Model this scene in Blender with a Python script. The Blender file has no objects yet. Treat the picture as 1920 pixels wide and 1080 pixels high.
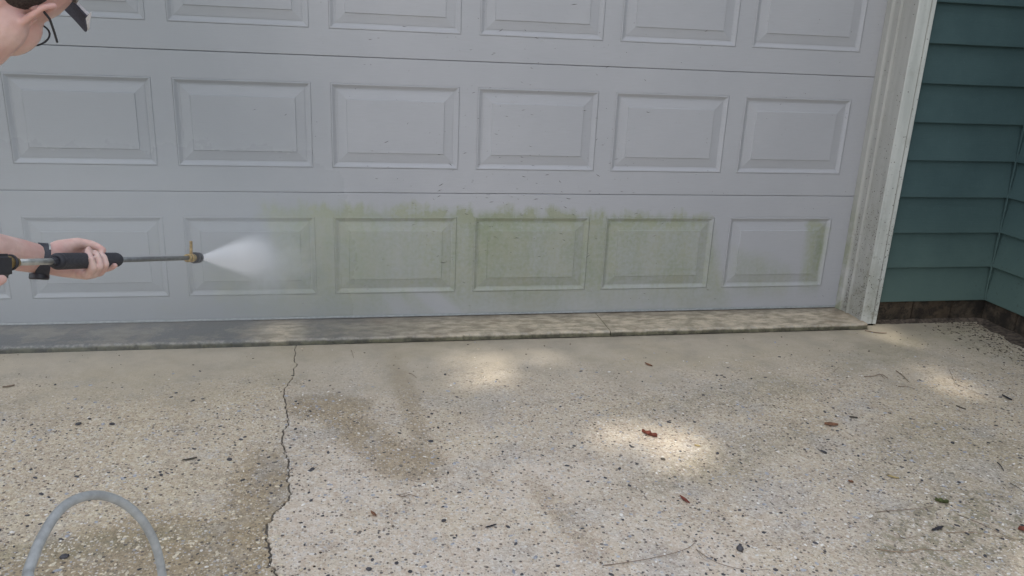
import bpy, bmesh, math, random
import numpy as np
from mathutils import Vector, Matrix, noise as mnoise

scene = bpy.context.scene
COL = scene.collection
rad = math.radians

# ------------------------------------------------------------------ camera, sky, sun, exposure
cam_data = bpy.data.cameras.new('camera')
cam_data.sensor_fit = 'HORIZONTAL'
cam_data.sensor_width = 36.0
cam_data.lens = 28.12
cam_data.clip_start = 0.05
cam_data.clip_end = 2000.0
cam = bpy.data.objects.new('camera', cam_data)
COL.objects.link(cam)
CAM_R = Vector((0.9816, -0.1859, 0.0428)); CAM_U = Vector((0.0153, 0.3006, 0.9536)); CAM_F = Vector((0.1902, 0.9354, -0.2979))
cam.matrix_world = Matrix(((CAM_R.x, CAM_U.x, -CAM_F.x, (-2.2578, -3.2872, 1.1620)[0]),
                           (CAM_R.y, CAM_U.y, -CAM_F.y, (-2.2578, -3.2872, 1.1620)[1]),
                           (CAM_R.z, CAM_U.z, -CAM_F.z, (-2.2578, -3.2872, 1.1620)[2]),
                           (0, 0, 0, 1)))
scene.camera = cam

SUN_EL, SUN_AZ = rad(57), rad(200)          # azimuth: direction towards the sun, clockwise from +Y
SUN_DIR = Vector((math.sin(SUN_AZ)*math.cos(SUN_EL), math.cos(SUN_AZ)*math.cos(SUN_EL), math.sin(SUN_EL)))
world = bpy.data.worlds.new('World'); scene.world = world
world.use_nodes = True
wt = world.node_tree; wt.nodes.clear()
sky = wt.nodes.new('ShaderNodeTexSky'); sky.sky_type = 'NISHITA'; sky.sun_disc = False
sky.sun_elevation = SUN_EL; sky.sun_rotation = SUN_AZ
sky.air_density = 1.0; sky.dust_density = 2.5; sky.ozone_density = 1.0
wtc = wt.nodes.new('ShaderNodeTexCoord')
wn = wt.nodes.new('ShaderNodeTexNoise'); wn.inputs['Scale'].default_value = 2.2; wn.inputs['Detail'].default_value = 6
wr = wt.nodes.new('ShaderNodeMapRange'); wr.inputs[1].default_value = .38; wr.inputs[2].default_value = .6
wr.inputs[3].default_value = .35; wr.inputs[4].default_value = 1.0
wm = wt.nodes.new('ShaderNodeMix'); wm.data_type = 'RGBA'
wm.inputs[7].default_value = (8.7, 9.1, 9.9, 1)          # cloud white, added to take the blue out of the sky light
wb = wt.nodes.new('ShaderNodeBackground'); wb.inputs['Strength'].default_value = 0.11
wo = wt.nodes.new('ShaderNodeOutputWorld')
wt.links.new(wtc.outputs['Generated'], wn.inputs['Vector'])
wt.links.new(wn.outputs['Fac'], wr.inputs[0]); wt.links.new(wr.outputs[0], wm.inputs[0])
wt.links.new(sky.outputs[0], wm.inputs[6]); wt.links.new(wm.outputs[2], wb.inputs['Color'])
wt.links.new(wb.outputs[0], wo.inputs['Surface'])

sun_data = bpy.data.lights.new('sun', 'SUN'); sun_data.energy = 2.15; sun_data.angle = rad(.8)
sun_data.color = (1.0, .93, .82)
sun = bpy.data.objects.new('sun', sun_data); COL.objects.link(sun)
sun.rotation_euler = SUN_DIR.to_track_quat('Z', 'Y').to_euler()
sun.location = (0, -3, 12)

vs = scene.view_settings
vs.view_transform = 'Standard'; vs.look = 'None'; vs.gamma = 1.0; vs.use_curve_mapping = False
vs.exposure = 0.68
scene.cycles.use_denoising = True
scene.cycles.volume_bounces = 5
scene.cycles.max_bounces = 8

GZ = -0.034            # driveway level (door threshold is z = 0)

# ------------------------------------------------------------------ node helper
class S:
    """a socket with arithmetic"""
    def __init__(s, T, sock): s.T = T; s.sock = sock
    def _m(s, op, *a):
        n = s.T.t.nodes.new('ShaderNodeMath'); n.operation = op
        for i, v in enumerate((s,) + a):
            if isinstance(v, S): s.T.t.links.new(v.sock, n.inputs[i])
            else: n.inputs[i].default_value = v
        return S(s.T, n.outputs[0])
    def __add__(s, o): return s._m('ADD', o)
    __radd__ = __add__
    def __mul__(s, o): return s._m('MULTIPLY', o)
    __rmul__ = __mul__
    def __sub__(s, o): return s._m('SUBTRACT', o)
    def __rsub__(s, o): return (s*-1.0)+o
    def __truediv__(s, o): return s._m('DIVIDE', o)
    def pow(s, o): return s._m('POWER', o)
    def max(s, o): return s._m('MAXIMUM', o)
    def min(s, o): return s._m('MINIMUM', o)
    def abs(s): return s._m('ABSOLUTE')
    def sqrt(s): return s._m('SQRT')
    def lt(s, o): return s._m('LESS_THAN', o)
    def gt(s, o): return s._m('GREATER_THAN', o)
    def ss(s, a, b):
        """smoothstep from a to b (a may exceed b)"""
        n = s.T.t.nodes.new('ShaderNodeMapRange'); n.interpolation_type = 'SMOOTHSTEP'
        lo, hi, o0, o1 = (a, b, 0., 1.) if a < b else (b, a, 1., 0.)
        s.T.t.links.new(s.sock, n.inputs[0])
        n.inputs[1].default_value = lo; n.inputs[2].default_value = hi
        n.inputs[3].default_value = o0; n.inputs[4].default_value = o1
        return S(s.T, n.outputs[0])

class T:
    def __init__(self, name):
        self.m = bpy.data.materials.new(name); self.m.use_nodes = True
        self.t = self.m.node_tree; self.t.nodes.clear()
        self.out = self.t.nodes.new('ShaderNodeOutputMaterial')
        g = self.t.nodes.new('ShaderNodeNewGeometry'); self.pos = g.outputs['Position']; self.g = g
        sp = self.t.nodes.new('ShaderNodeSeparateXYZ'); self.t.links.new(self.pos, sp.inputs[0])
        self.x, self.y, self.z = (S(self, sp.outputs[i]) for i in range(3))
    def vec(self, sx=1, sy=1, sz=1, off=(0, 0, 0), src=None):
        n = self.t.nodes.new('ShaderNodeMapping'); n.inputs['Scale'].default_value = (sx, sy, sz)
        n.inputs['Location'].default_value = off
        self.t.links.new(src or self.pos, n.inputs['Vector']); return n.outputs[0]
    def noise(self, scale, detail=3, rough=.5, v=None, color=False):
        n = self.t.nodes.new('ShaderNodeTexNoise'); n.inputs['Scale'].default_value = scale
        n.inputs['Detail'].default_value = detail; n.inputs['Roughness'].default_value = rough
        self.t.links.new(v or self.pos, n.inputs['Vector'])
        return n.outputs['Color'] if color else S(self, n.outputs['Fac'])
    def voro(self, scale, v=None, feature='F1', rnd=1.0):
        n = self.t.nodes.new('ShaderNodeTexVoronoi'); n.feature = feature
        n.inputs['Scale'].default_value = scale; n.inputs['Randomness'].default_value = rnd
        self.t.links.new(v or self.pos, n.inputs['Vector'])
        if feature == 'DISTANCE_TO_EDGE': return S(self, n.outputs['Distance'])
        sp = self.t.nodes.new('ShaderNodeSeparateColor'); self.t.links.new(n.outputs['Color'], sp.inputs[0])
        return S(self, n.outputs['Distance']), S(self, sp.outputs[0]), S(self, sp.outputs[1]), S(self, sp.outputs[2])
    def mix(self, f, a, b, mode='MIX'):
        n = self.t.nodes.new('ShaderNodeMix'); n.data_type = 'RGBA'; n.blend_type = mode
        if isinstance(f, S): self.t.links.new(f.sock, n.inputs[0])
        else: n.inputs[0].default_value = f
        for v, i in ((a, 6), (b, 7)):
            if isinstance(v, tuple): n.inputs[i].default_value = v if len(v) == 4 else v+(1,)
            else: self.t.links.new(v, n.inputs[i])
        return n.outputs[2]
    def bsdf(self, color, rough=.6, bump=None, bump_d=.002, bump_s=1., spec=.5, metal=0., sss=0., sub_r=None, coat=0.):
        b = self.t.nodes.new('ShaderNodeBsdfPrincipled')
        if isinstance(color, tuple): b.inputs['Base Color'].default_value = color if len(color) == 4 else color+(1,)
        else: self.t.links.new(color, b.inputs['Base Color'])
        for nm, v in (('Roughness', rough), ('Metallic', metal), ('Specular IOR Level', spec), ('Coat Weight', coat)):
            if isinstance(v, S): self.t.links.new(v.sock, b.inputs[nm])
            else: b.inputs[nm].default_value = v
        if sss:
            b.inputs['Subsurface Weight'].default_value = sss
            b.inputs['Subsurface Radius'].default_value = (1., .3, .15); b.inputs['Subsurface Scale'].default_value = .008
        if bump is not None:
            n = self.t.nodes.new('ShaderNodeBump'); n.inputs['Distance'].default_value = bump_d
            n.inputs['Strength'].default_value = bump_s
            self.t.links.new(bump.sock, n.inputs['Height']); self.t.links.new(n.outputs[0], b.inputs['Normal'])
        self.t.links.new(b.outputs[0], self.out.inputs['Surface'])
        return self.m
    def blob(self, cx, cy, rx, ry, ang=0., wob=None, soft=.35):
        """soft-edged patch on the ground plane around (cx, cy)"""
        c, s = math.cos(ang), math.sin(ang)
        dx, dy = self.x-cx, self.y-cy
        u = (dx*c+dy*s)/rx; v = (dy*c-dx*s)/ry
        d = (u*u+v*v).sqrt()
        if wob is not None: d = d+wob
        return d.ss(1+soft, 1-soft)

def simple(name, color, rough=.6, metal=0., var=.12, scale=40., bump=0., spec=.5, coat=0.):
    t = T(name)
    n = t.noise(scale, 4, .6)
    dark = tuple(c*(1-var) for c in color); lite = tuple(min(1, c*(1+var)) for c in color)
    return t.bsdf(t.mix(n.ss(.3, .7), dark, lite), rough, n if bump else None, bump, metal=metal, spec=spec, coat=coat)

# ------------------------------------------------------------------ object helpers
def link(o, parent=None, label=None, cat=None, group=None, kind=None):
    COL.objects.link(o)
    if parent is not None: o.parent = parent
    if label: o['label'] = label
    if cat: o['category'] = cat
    if group: o['group'] = group
    if kind: o['kind'] = kind
    return o
def empty(name, label=None, cat=None, loc=(0, 0, 0), **k):
    o = bpy.data.objects.new(name, None); o.empty_display_size = .1; o.location = loc
    return link(o, None, label, cat, **k)
def mesh(name, V, F, mat, parent=None, smooth=False, loc=(0, 0, 0), **k):
    me = bpy.data.meshes.new(name); me.from_pydata([tuple(v) for v in V], [], [tuple(f) for f in F])
    me.materials.append(mat); me.validate(); me.update()
    if smooth: me.shade_smooth()
    o = bpy.data.objects.new(name, me); o.location = loc
    return link(o, parent, **k)
def frombm(name, bm, mat, parent=None, smooth=False, loc=(0, 0, 0), **k):
    me = bpy.data.meshes.new(name); bm.to_mesh(me); bm.free()
    me.materials.append(mat)
    if smooth: me.shade_smooth()
    o = bpy.data.objects.new(name, me); o.location = loc
    return link(o, parent, **k)
def box(name, lo, hi, mat, parent=None, bev=0., **k):
    bm = bmesh.new(); bmesh.ops.create_cube(bm, size=1.)
    for v in bm.verts:
        v.co = Vector([lo[i]+(v.co[i]+.5)*(hi[i]-lo[i]) for i in range(3)])
    if bev: bmesh.ops.bevel(bm, geom=list(bm.edges), offset=bev, segments=2, affect='EDGES', profile=.5)
    return frombm(name, bm, mat, parent, **k)
def frames(pts):
    """rotation-minimising frames along a polyline"""
    pts = [Vector(p) for p in pts]; n = len(pts); tg = []
    for i in range(n):
        a = pts[max(i-1, 0)]; b = pts[min(i+1, n-1)]; tg.append((b-a).normalized())
    u = tg[0].orthogonal().normalized(); fr = []
    for i in range(n):
        u = (u-tg[i]*u.dot(tg[i])).normalized(); fr.append((tg[i], u, tg[i].cross(u)))
    return pts, fr
def tube_data(pts, r, seg=12, cap=True, sx=1., sy=1.):
    pts, fr = frames(pts); V = []; F = []
    n = len(pts)
    for i, (p, (t, u, w)) in enumerate(zip(pts, fr)):
        ri = r[i] if isinstance(r, (list, tuple)) else r
        for j in range(seg):
            a = 2*math.pi*j/seg; V.append(p+u*(ri*sx*math.cos(a))+w*(ri*sy*math.sin(a)))
    for i in range(n-1):
        for j in range(seg):
            a = i*seg+j; b = i*seg+(j+1) % seg; F.append((a, b, b+seg, a+seg))
    if cap: F.append(tuple(range(seg))[::-1]); F.append(tuple((n-1)*seg+j for j in range(seg)))
    return V, F
def tube(name, pts, r, mat, parent=None, seg=12, smooth=True, **k):
    V, F = tube_data(pts, r, seg); return mesh(name, V, F, mat, parent, smooth, **k)
def spline(ctrl, n=12):
    P = [Vector(c) for c in ctrl]; P = [P[0]*2-P[1]]+P+[P[-1]*2-P[-2]]; out = []
    for i in range(1, len(P)-2):
        for j in range(n):
            t = j/n; a, b, c, d = P[i-1], P[i], P[i+1], P[i+2]
            out.append(.5*((2*b)+(c-a)*t+(2*a-5*b+4*c-d)*t*t+(3*b-a-3*c+d)*t**3))
    out.append(P[-2]); return out
def merge(parts):
    V = []; F = []
    for v, f in parts:
        o = len(V); V += list(v); F += [tuple(i+o for i in q) for q in f]
    return V, F

# ------------------------------------------------------------------ materials of the setting
def mat_door():
    t = T('door_paint')
    n1 = t.noise(1.6, 5, .6); n2 = t.noise(9, 5, .65); n3 = t.noise(60, 3)
    grain = t.noise(1.0, 6, .65, t.vec(14, 14, 420))
    streak = t.noise(1.0, 4, .6, t.vec(22, 22, 2.2))
    streak2 = t.noise(1.0, 3, .6, t.vec(60, 60, 6))
    base = t.mix(n1.ss(.3, .7), (.405, .412, .435), (.445, .45, .47))
    base = t.mix((grain-.5)*.9+.2, base, (.34, .34, .345))
    wetm = (t.x+t.z*.25+(n1-.5)*.5).ss(-1.7, -2.7)
    base = t.mix(wetm*.8, base, (.27, .29, .305))
    # green algae film over the lowest section
    top = t.x*-.026+.415+(n2-.5)*.10+(streak-.5)*.10          # ragged upper limit
    a = (t.z-top).ss(.03, -.03)
    left = t.x+2.56+(n2-.5)*.12+(t.z-.25).abs()*.25
    a = a*left.ss(-.06, .03)
    low = (t.z-.05+(n1-.5)*.12).ss(-.09, .12)*.6+.4
    right = (t.x+.60+(t.z-.2)*.4+(n2-.5)*.12).ss(.03, -.05)
    # last panel: green right border and a drip triangle low down
    rb = ((t.x+.155+(n2-.5)*.05).abs()).ss(.075, .025)*t.z.ss(.02, .14)*t.z.ss(.43, .36)
    tri = (t.z-(t.x*-.32+.10)-(n2-.5)*.12).ss(.05, -.03)*t.x.ss(-.62, -.5)*t.x.ss(-.2, -.3)*t.z.ss(.0, .1)
    a = (a*right).max(rb*1.1).max(tri*.75)
    # strips that the jet has already cleaned
    s1 = ((t.x+1.90)+(t.z-.04)*1.1+(n2-.5)*.05).abs().ss(.08, .03)*t.z.ss(.14, .08)
    s2 = ((t.x+2.12)+(t.z-.1)*.6).abs().ss(.06, .02)*t.z.ss(.12, .06)
    a = a*(1-s1*.8)*(1-s2*.6)
    # thin remains further left, below the lance
    rem = ((t.x+2.68+(t.z-.1)*.5+(n2-.5)*.35).abs().ss(.22, .02)*t.z.ss(.36, .1)*.75)
    rem2 = ((n2.ss(.55, .75))*t.z.ss(.5, .3)*t.x.ss(-3.6, -3.0)*t.x.ss(-2.2, -2.7))*.4
    a = a.max(rem).max(rem2)
    dens = (streak-.5)*.6+(n2-.5)*.7+(n1-.5)*1.2+(streak2-.5)*.15+(n3-.5)*.7+.60
    dens = dens.ss(-.15, 1.25)
    alg = (a*low*dens)
    tuft = (t.z-top+.02).abs().ss(.06, .0)*n2.ss(.45, .62)*(a.gt(.02))
    alg = (alg+tuft*.55).min(1.)
    acol = t.mix(n2.ss(.35, .65), (.235, .275, .165), (.315, .33, .24))
    col = t.mix((alg*1.1).min(.95), base, acol)
    # grey grime lower down and brownish drips
    gr = t.z.ss(.5, .0)*n1.ss(.35, .7)*.25
    col = t.mix(gr, col, (.27, .27, .24))
    brown = (t.noise(30, 4, .7).ss(.62, .74))*(t.x+1.2).abs().ss(1.2, .2)*.12
    col = t.mix(brown, col, (.25, .19, .12))
    wet = t.x.ss(-1.9, -2.5)*t.z.ss(1.2, .4)
    rough = .42+n2*.15-wet*.33
    return t.bsdf(col, rough, grain*.5+n3*.12, .0018, .8, spec=.45)

def mat_trim():
    t = T('trim_paint')
    n = t.noise(8, 5, .6); f = t.noise(90, 4, .7); v = t.noise(1., 4, .6, t.vec(40, 40, 3))
    base = t.mix(v.ss(.3, .7), (.50, .52, .49), (.62, .635, .60))
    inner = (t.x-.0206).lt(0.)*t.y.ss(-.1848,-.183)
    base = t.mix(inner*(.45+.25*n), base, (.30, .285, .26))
    low = t.z.ss(.75, .1)
    col = t.mix(low*.5*n.ss(.35, .65), base, (.30, .30, .24))
    g = t.x.ss(.012, -.002)*low*n.ss(.4, .6)
    col = t.mix(g*.55, col, (.22, .26, .11))
    gl_ = (t.x-.0765).abs().ss(.0035,.001)
    col = t.mix(gl_*.55, col, (.16,.15,.12))
    col = t.mix(t.noise(14,5,.7).ss(.55,.72)*(.2+low*.6), col, (.26,.25,.20))
    col = t.mix(f.ss(.60, .72)*(.25+low*.4), col, (.10, .09, .075))
    return t.bsdf(col, .55, f*.5+v, .001, .5)

def mat_siding():
    t = T('siding_stain')
    n = t.noise(3, 5, .6); s = t.noise(1., 5, .6, t.vec(10, 10, 160)); f = t.noise(130, 3, .7)
    low = t.z.ss(.7, .05)
    base = t.mix(n.ss(.3, .7), (.045, .083, .088), (.061, .107, .111))
    base = t.mix(low*(.25+.5*n), base, (.105, .158, .130))  # low algae green; brighter light on the lower boards is painted in too
    base = t.mix(f.ss(.55, .8)*.3, base, (.12, .18, .18))
    dirt = t.noise(55, 5, .75).ss(.58, .68)*(t.z.ss(.5, .1)*.6)*t.x.ss(.45, .68)
    base = t.mix(dirt, base, (.035, .035, .03))
    return t.bsdf(base, .6, s, .0012, .6, spec=.35)

def mat_block():
    t = T('foundation_block')
    n = t.noise(9, 6, .7); m = t.noise(45, 4, .7); c = t.noise(3, 2)
    col = t.mix(n.ss(.35, .65), (.028, .024, .020), (.10, .078, .056))
    col = t.mix(c.ss(.5, .7)*.4, col, (.10, .07, .045))
    col = t.mix(t.noise(22, 5, .75).ss(.45, .6)*.7, col, (.022, .020, .018))
    col = t.mix(m.ss(.55, .75)*.5, col, (.035, .04, .032))
    return t.bsdf(col, .9, m+n, .006, .8, spec=.2)

def mat_concrete(side):
    t = T('exposed_aggregate_concrete')
    flat = t.vec(1, 1, 0)
    n1 = t.noise(1.3, 5, .6, flat); n2 = t.noise(5, 6, .68, flat); n3 = t.noise(28, 5, .7, flat); n4 = t.noise(240, 3, .6, flat)
    wob = (n2-.5)*1.3+(n3-.5)*1.2
    # how far the cement skin has worn off: none by the door, full near the viewer
    ex = ((t.y*-1.0)+(n1-.5)*.9+(n2-.5)*.45).ss(.35, .95)
    col = t.mix(n2.ss(.3, .7), (.47, .405, .315), (.56, .49, .39))
    col = t.mix((n1-.5)*1.2+.3, col, (.52, .465, .38))
    col = t.mix(ex*.55, col, (.66, .60, .525))  # paler worn stone, plus brighter open-sky light painted in towards the viewer
    if side == 'right':
        wash = t.blob(-2.05, -1.5, .62, .42, .2, wob, .4).max(t.blob(-1.2, -1.9, .9, .35, .1, wob))
        col = t.mix(wash*.75, col, (.74, .66, .60))
        brown = t.blob(-2.24, -1.03, .085, .27, .55, wob*.7, .6).max(t.blob(-2.36, -.80, .14, .10, 0, wob*.8)).max(t.blob(-2.12, -1.2, .12, .12, 0, wob*.8, .5))
        brown = brown.max(t.blob(-1.74, -1.5, .045, .22, .25, wob*.8)*.6).max(t.blob(-2.09, -.80, .045, .45, .08, wob*.9, .6)*.75)
        dark = t.blob(-.72, -1.72, .35, .18, .3, wob*1.3).max(t.blob(-1.2, -1.3, .45, .10, .35, wob*1.2)*.5).max(t.blob(-.45, -1.35, .35, .25, .3, wob*1.3)*.5)
        dark = dark.max(t.blob(-.55, -1.8, .7, .35, .1, wob)*.5)
        dark = dark.max(t.blob(-.95, -.85, .4, .12, .2, wob*1.2)*.5).max(t.blob(-.1, -.52, .35, .10, .4, wob)*.4).max(t.blob(.5, -.42, .2, .25, 0, wob)*.55)
    else:
        brown = t.blob(-2.78, -1.62, .34, .24, .1, wob*.9, .4).max(t.blob(-2.52, -1.42, .1, .35, .05, wob*.9)).max(t.blob(-3.3, -1.75, .4, .25, 0, wob)*.7)
        dark = t.blob(-2.92, -1.50, .30, .05, .1, wob*1.3)*.7
        dark = dark.max(t.blob(-2.75, -1.78, .14, .07, .2, wob)*.8)
    brown = (brown+(n3-.5)*.8+(n2-.5)*.5).ss(.1, 1.15)
    col = t.mix(brown*.80, col, t.mix(n3.ss(.3, .7), (.27, .215, .135), (.40, .33, .225)))
    col = t.mix(dark*(.30+.6*n3.ss(.45,.6)).min(.8), col, (.24, .235, .16))
    hy = t.noise(2.3, 4, .6, t.vec(1, 1, 0, (7, 3, 0))); hb = t.noise(4.2, 4, .65, t.vec(1, 1, 0, (1, 9, 0)))
    if side == 'left': hyf = .55+hy.ss(.4, .65)*.45
    else: hyf = hy.ss(.45, .68)*.7+(t.x+.3+(n1-.5)).ss(-.7, .3)*.35+(t.y+.75).ss(-.2, .25)*.25
    col = t.mix(hyf.min(1.), col, t.mix(1., col, (.98, .965, .89), 'MULTIPLY'))
    col = t.mix(hb.ss(.5, .66)*ex*.42, col, (.46, .465, .475))
    mott = t.noise(8, 5, .7, flat)
    col = t.mix(mott.ss(.45, .68)*.38, col, (.34, .31, .26))
    col = t.mix(mott.ss(.5, .3)*.3, col, (.60, .54, .45))
    strip = t.y.ss(-.33, -.24)*.35*n2.ss(.35, .6)
    col = t.mix(strip, col, (.20, .18, .14))
    # aggregate: cells of a few millimetres, more of them where the skin is gone
    d1, r1, g1, b1 = t.voro(165, flat)
    d2, r2, g2, b2 = t.voro(85, flat)
    d3, r3, g3, b3 = t.voro(42, flat)
    warp = t.vec(1, 1.4, 0)
    patch = t.noise(6, 4, .65, flat)
    cell = d1.lt(.30+.25*b1)
    col = t.mix(ex*.55, col, t.mix(g1, (.30, .27, .23), (.70, .66, .60)), 'OVERLAY')
    col = t.mix(ex*.30, col, t.mix(g2, (.32, .29, .26), (.68, .66, .62)), 'OVERLAY')
    dk = r1.gt(.80)*cell*(ex*.75+.10); lt = r1.lt(.30)*d1.ss(.5, .2)*(ex*.85+.05)
    col = t.mix(lt*.72, col, t.mix(g1, (.70, .64, .55), (.86, .83, .79)))
    col = t.mix(dk*.72, col, t.mix(g1, (.10, .10, .11), (.20, .16, .12)))
    c2 = d2.lt(.34)
    blue = c2*g2.gt(.58)*ex*patch.ss(.40, .58)
    col = t.mix(blue*.62, col, t.mix(b2, (.50, .515, .56), (.34, .355, .39)))
    dk2 = c2*r2.gt(.87)*ex
    col = t.mix(dk2*.85, col, t.mix(g2, (.055, .050, .055), (.12, .09, .07)))
    wt2 = c2*r2.lt(.07)*ex
    col = t.mix((d2.ss(.45, .2)*r2.lt(.13)*ex)*.75, col, (.80, .76, .70))
    dk3 = d3.lt(.22)*r3.gt(.93)*ex*.8
    col = t.mix(dk3, col, (.07, .065, .07))
    col = t.mix((n4-.5)*.5+.12, col, (.22, .19, .16))
    h = n4*.35+(1-d1.min(.6))*ex*.9+n3*.5+(1-d2.min(.6))*ex*.5
    wet = 0.
    return t.bsdf(col, .78-brown*.2, h, .0035, .75, spec=.3)

def mat_apron():
    t = T('apron_concrete')
    n1 = t.noise(2.2, 5, .65); n2 = t.noise(14, 6, .7, t.vec(1, 2.2, 1)); n3 = t.noise(120, 4, .7)
    n5 = t.noise(5.5, 6, .75)
    col = t.mix(n2.ss(.36, .64), (.32, .275, .20), (.64, .55, .42))
    col = t.mix(n5.ss(.48, .66)*.5, col, (.25, .225, .17))
    wetl = (t.x+(n1-.5)*.5).ss(-1.6, -2.7)*(t.x+2.56).abs().ss(.0,.16)*1.0
    col = t.mix(wetl*(.62+.5*n5.ss(.62, .4)).min(1.), col, (.135, .138, .134))
    col = t.mix(n1.ss(.5, .68)*.35, col, (.25, .17, .11))
    col = t.mix(t.y.ss(-.1, -.01)*.4, col, (.13, .115, .10))
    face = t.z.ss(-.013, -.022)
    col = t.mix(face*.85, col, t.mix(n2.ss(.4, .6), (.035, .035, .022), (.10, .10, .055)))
    edge = t.y.ss(-.21, -.229)*(1-face)*t.noise(60, 4, .7).ss(.45, .6)
    col = t.mix(edge*.45, col, (.42, .40, .36))
    col = t.mix(n3.ss(.62, .72)*.6, col, (.07, .06, .05))
    return t.bsdf(col, .72-wetl*.3, n2+n3*.6, .004, .7, spec=.4)

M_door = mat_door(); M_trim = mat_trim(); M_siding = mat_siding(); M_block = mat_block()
M_concL = mat_concrete('left'); M_concR = mat_concrete('right'); M_apron = mat_apron()
M_soil = simple('dark_soil', (.055, .042, .032), .95, var=.5, scale=35, bump=.01)
M_grass = simple('lawn', (.05, .075, .03), .95, var=.5, scale=3, bump=.02)
M_seal = simple('vinyl_seal', (.36, .38, .38), .5, var=.15, scale=60)
M_dark = simple('shadowed_gap', (.03, .028, .026), .9)
M_grit = simple('wet_grit', (.045, .036, .026), .9, var=.5, scale=90)

# ------------------------------------------------------------------ ground, driveway, apron
g = mesh('ground', [(-300, -300, -.16), (300, -300, -.16), (300, 300, -.16), (-300, 300, -.16)], [(0, 1, 2, 3)], M_grass, kind='structure')

CR = [(-2.4905, -0.1986, -0.0340), (-2.4977, -0.2783, -0.0340), (-2.4970, -0.3496, -0.0340), (-2.4922, -0.3923, -0.0340), (-2.4837, -0.4343, -0.0340), (-2.4907, -0.4739, -0.0340), (-2.4902, -0.5372, -0.0340), (-2.4916, -0.5701, -0.0340), (-2.5048, -0.6148, -0.0340), (-2.5126, -0.6542, -0.0340),
      (-2.5106, -0.7021, -0.0340), (-2.4985, -0.7452, -0.0340), (-2.4928, -0.7987, -0.0340), (-2.4850, -0.8581, -0.0340), (-2.4805, -0.8963, -0.0340), (-2.4756, -0.9190, -0.0340), (-2.4867, -0.9432, -0.0340), (-2.4891, -0.9750, -0.0340), (-2.4868, -1.0234, -0.0340), (-2.4836, -1.0638, -0.0340), (-2.4749, -1.0971, -0.0340), (-2.4679, -1.1295, -0.0340),
      (-2.4570, -1.1554, -0.0340), (-2.4573, -1.1916, -0.0340), (-2.4508, -1.2217, -0.0340), (-2.4555, -1.2554, -0.0340), (-2.4473, -1.2897, -0.0340), (-2.4404, -1.3283, -0.0340), (-2.4441, -1.3541, -0.0340), (-2.4582, -1.3831, -0.0340), (-2.4747, -1.4109, -0.0340), (-2.4787, -1.4395, -0.0340),
      (-2.4871, -1.4621, -0.0340), (-2.4857, -1.5035, -0.0340), (-2.4805, -1.5439, -0.0340), (-2.4710, -1.5917, -0.0340), (-2.4688, -1.6286, -0.0340), (-2.4588, -1.6457, -0.0340), (-2.4506, -1.6720, -0.0340), (-2.4421, -1.7308, -0.0340), (-2.4472, -1.7997, -0.0340), (-2.4265, -1.9129, -0.0340)]
random.seed(4)
cr = [(c[0], c[1]) for c in CR]
fine = []
for (ax, ay), (bx, by) in zip(cr[:-1], cr[1:]):
    for k in range(4):
        t_ = k/4
        fine.append((ax+(bx-ax)*t_+random.uniform(-.0042, .0042), ay+(by-ay)*t_))
fine.append(cr[-1])
x0, y0 = fine[-1]
for k in range(1, 60):
    fine.append((x0+.05*math.sin(k*.7)+random.uniform(-.02, .02), y0-.12*k))
fine = [p for p in fine if p[1] < -.2385]
fine.insert(0, (fine[0][0]+.002, -.2385))
fine.sort(key=lambda p: -p[1])
def slab_half(name, sgn, far, mat):
    edge = []
    for i, (x, y) in enumerate(fine):
        w = .0017+.0016*min(1, max(0, (-y-.3)/1.2))*(.6+.8*abs(math.sin(i*1.7)))
        edge.append((x+sgn*w, y))
    yb = edge[-1][1]
    V = []; F = []
    outer = far
    poly = [(e[0], e[1]) for e in edge]
    ring = poly+outer(yb)
    bm = bmesh.new()
    top = [bm.verts.new((x, y, GZ)) for x, y in ring]
    bot = [bm.verts.new((x, y, GZ-.1)) for x, y in ring]
    f = bm.faces.new(top)
    n = len(ring)
    for i in range(n):
        j = (i+1) % n; bm.faces.new((top[i], top[j], bot[j], bot[i]))
    bmesh.ops.triangulate(bm, faces=[f])
    bmesh.ops.recalc_face_normals(bm, faces=bm.faces)
    return frombm(name, bm, mat, None, kind='structure')
slab_half('driveway', -1, lambda yb: [(-7.5, yb), (-7.5, -.2385)], M_concL)
slab_half('driveway', 1, lambda yb: [(.683, yb), (.683, -.1665), (.099, -.1665), (.099, -.188), (.029, -.188), (.029, -.2385)], M_concR)
box('crack_fill', (-2.8, -9.5, GZ-.06), (-2.2, -.242, GZ-.004), simple('crack_dirt', (.13, .115, .095), .9, var=.4, scale=90), kind='structure')

def apron(xa, xb, seed):
    rr = random.Random(seed); n = int((xb-xa)/.012); V = []; F = []
    def nz(x, s): return mnoise.noise(Vector((x*s, seed, 3.3)))
    for i in range(n+1):
        x = xa+(xb-xa)*i/n
        j = .005*nz(x, 9)+.005*nz(x, 45)+rr.uniform(-.0018, .0018)
        d = .006*nz(x, 25)+rr.uniform(0, .0015)
        V += [(x, .06, -.010), (x, -.10, -.010+.0012*nz(x, 7)), (x, -.222+j*.5, -.0105+.0012*nz(x, 12)), (x, -.229+j, -.0135-abs(d)*.5), (x, -.232+j*1.2, -.022), (x, -.234, -.07)]
    for i in range(n):
        for k in range(5): a = i*6+k; F.append((a, a+1, a+7, a+6))
    F.append(tuple(range(6))); F.append(tuple(n*6+k for k in range(6))[::-1])
    return mesh('door_apron', V, F, M_apron, None, kind='structure')
apron(-5.2, -1.2012, 1.5); apron(-1.1975, .026, 2.5)
box('joint_filler', (-1.25, -.222, -.06), (-1.15, .05, -.017), M_grit, kind='structure')
box('gap_dirt', (-5.2, -.2390, -.06), (.04, -.2300, GZ-.004), M_grit, kind='structure')

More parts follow.
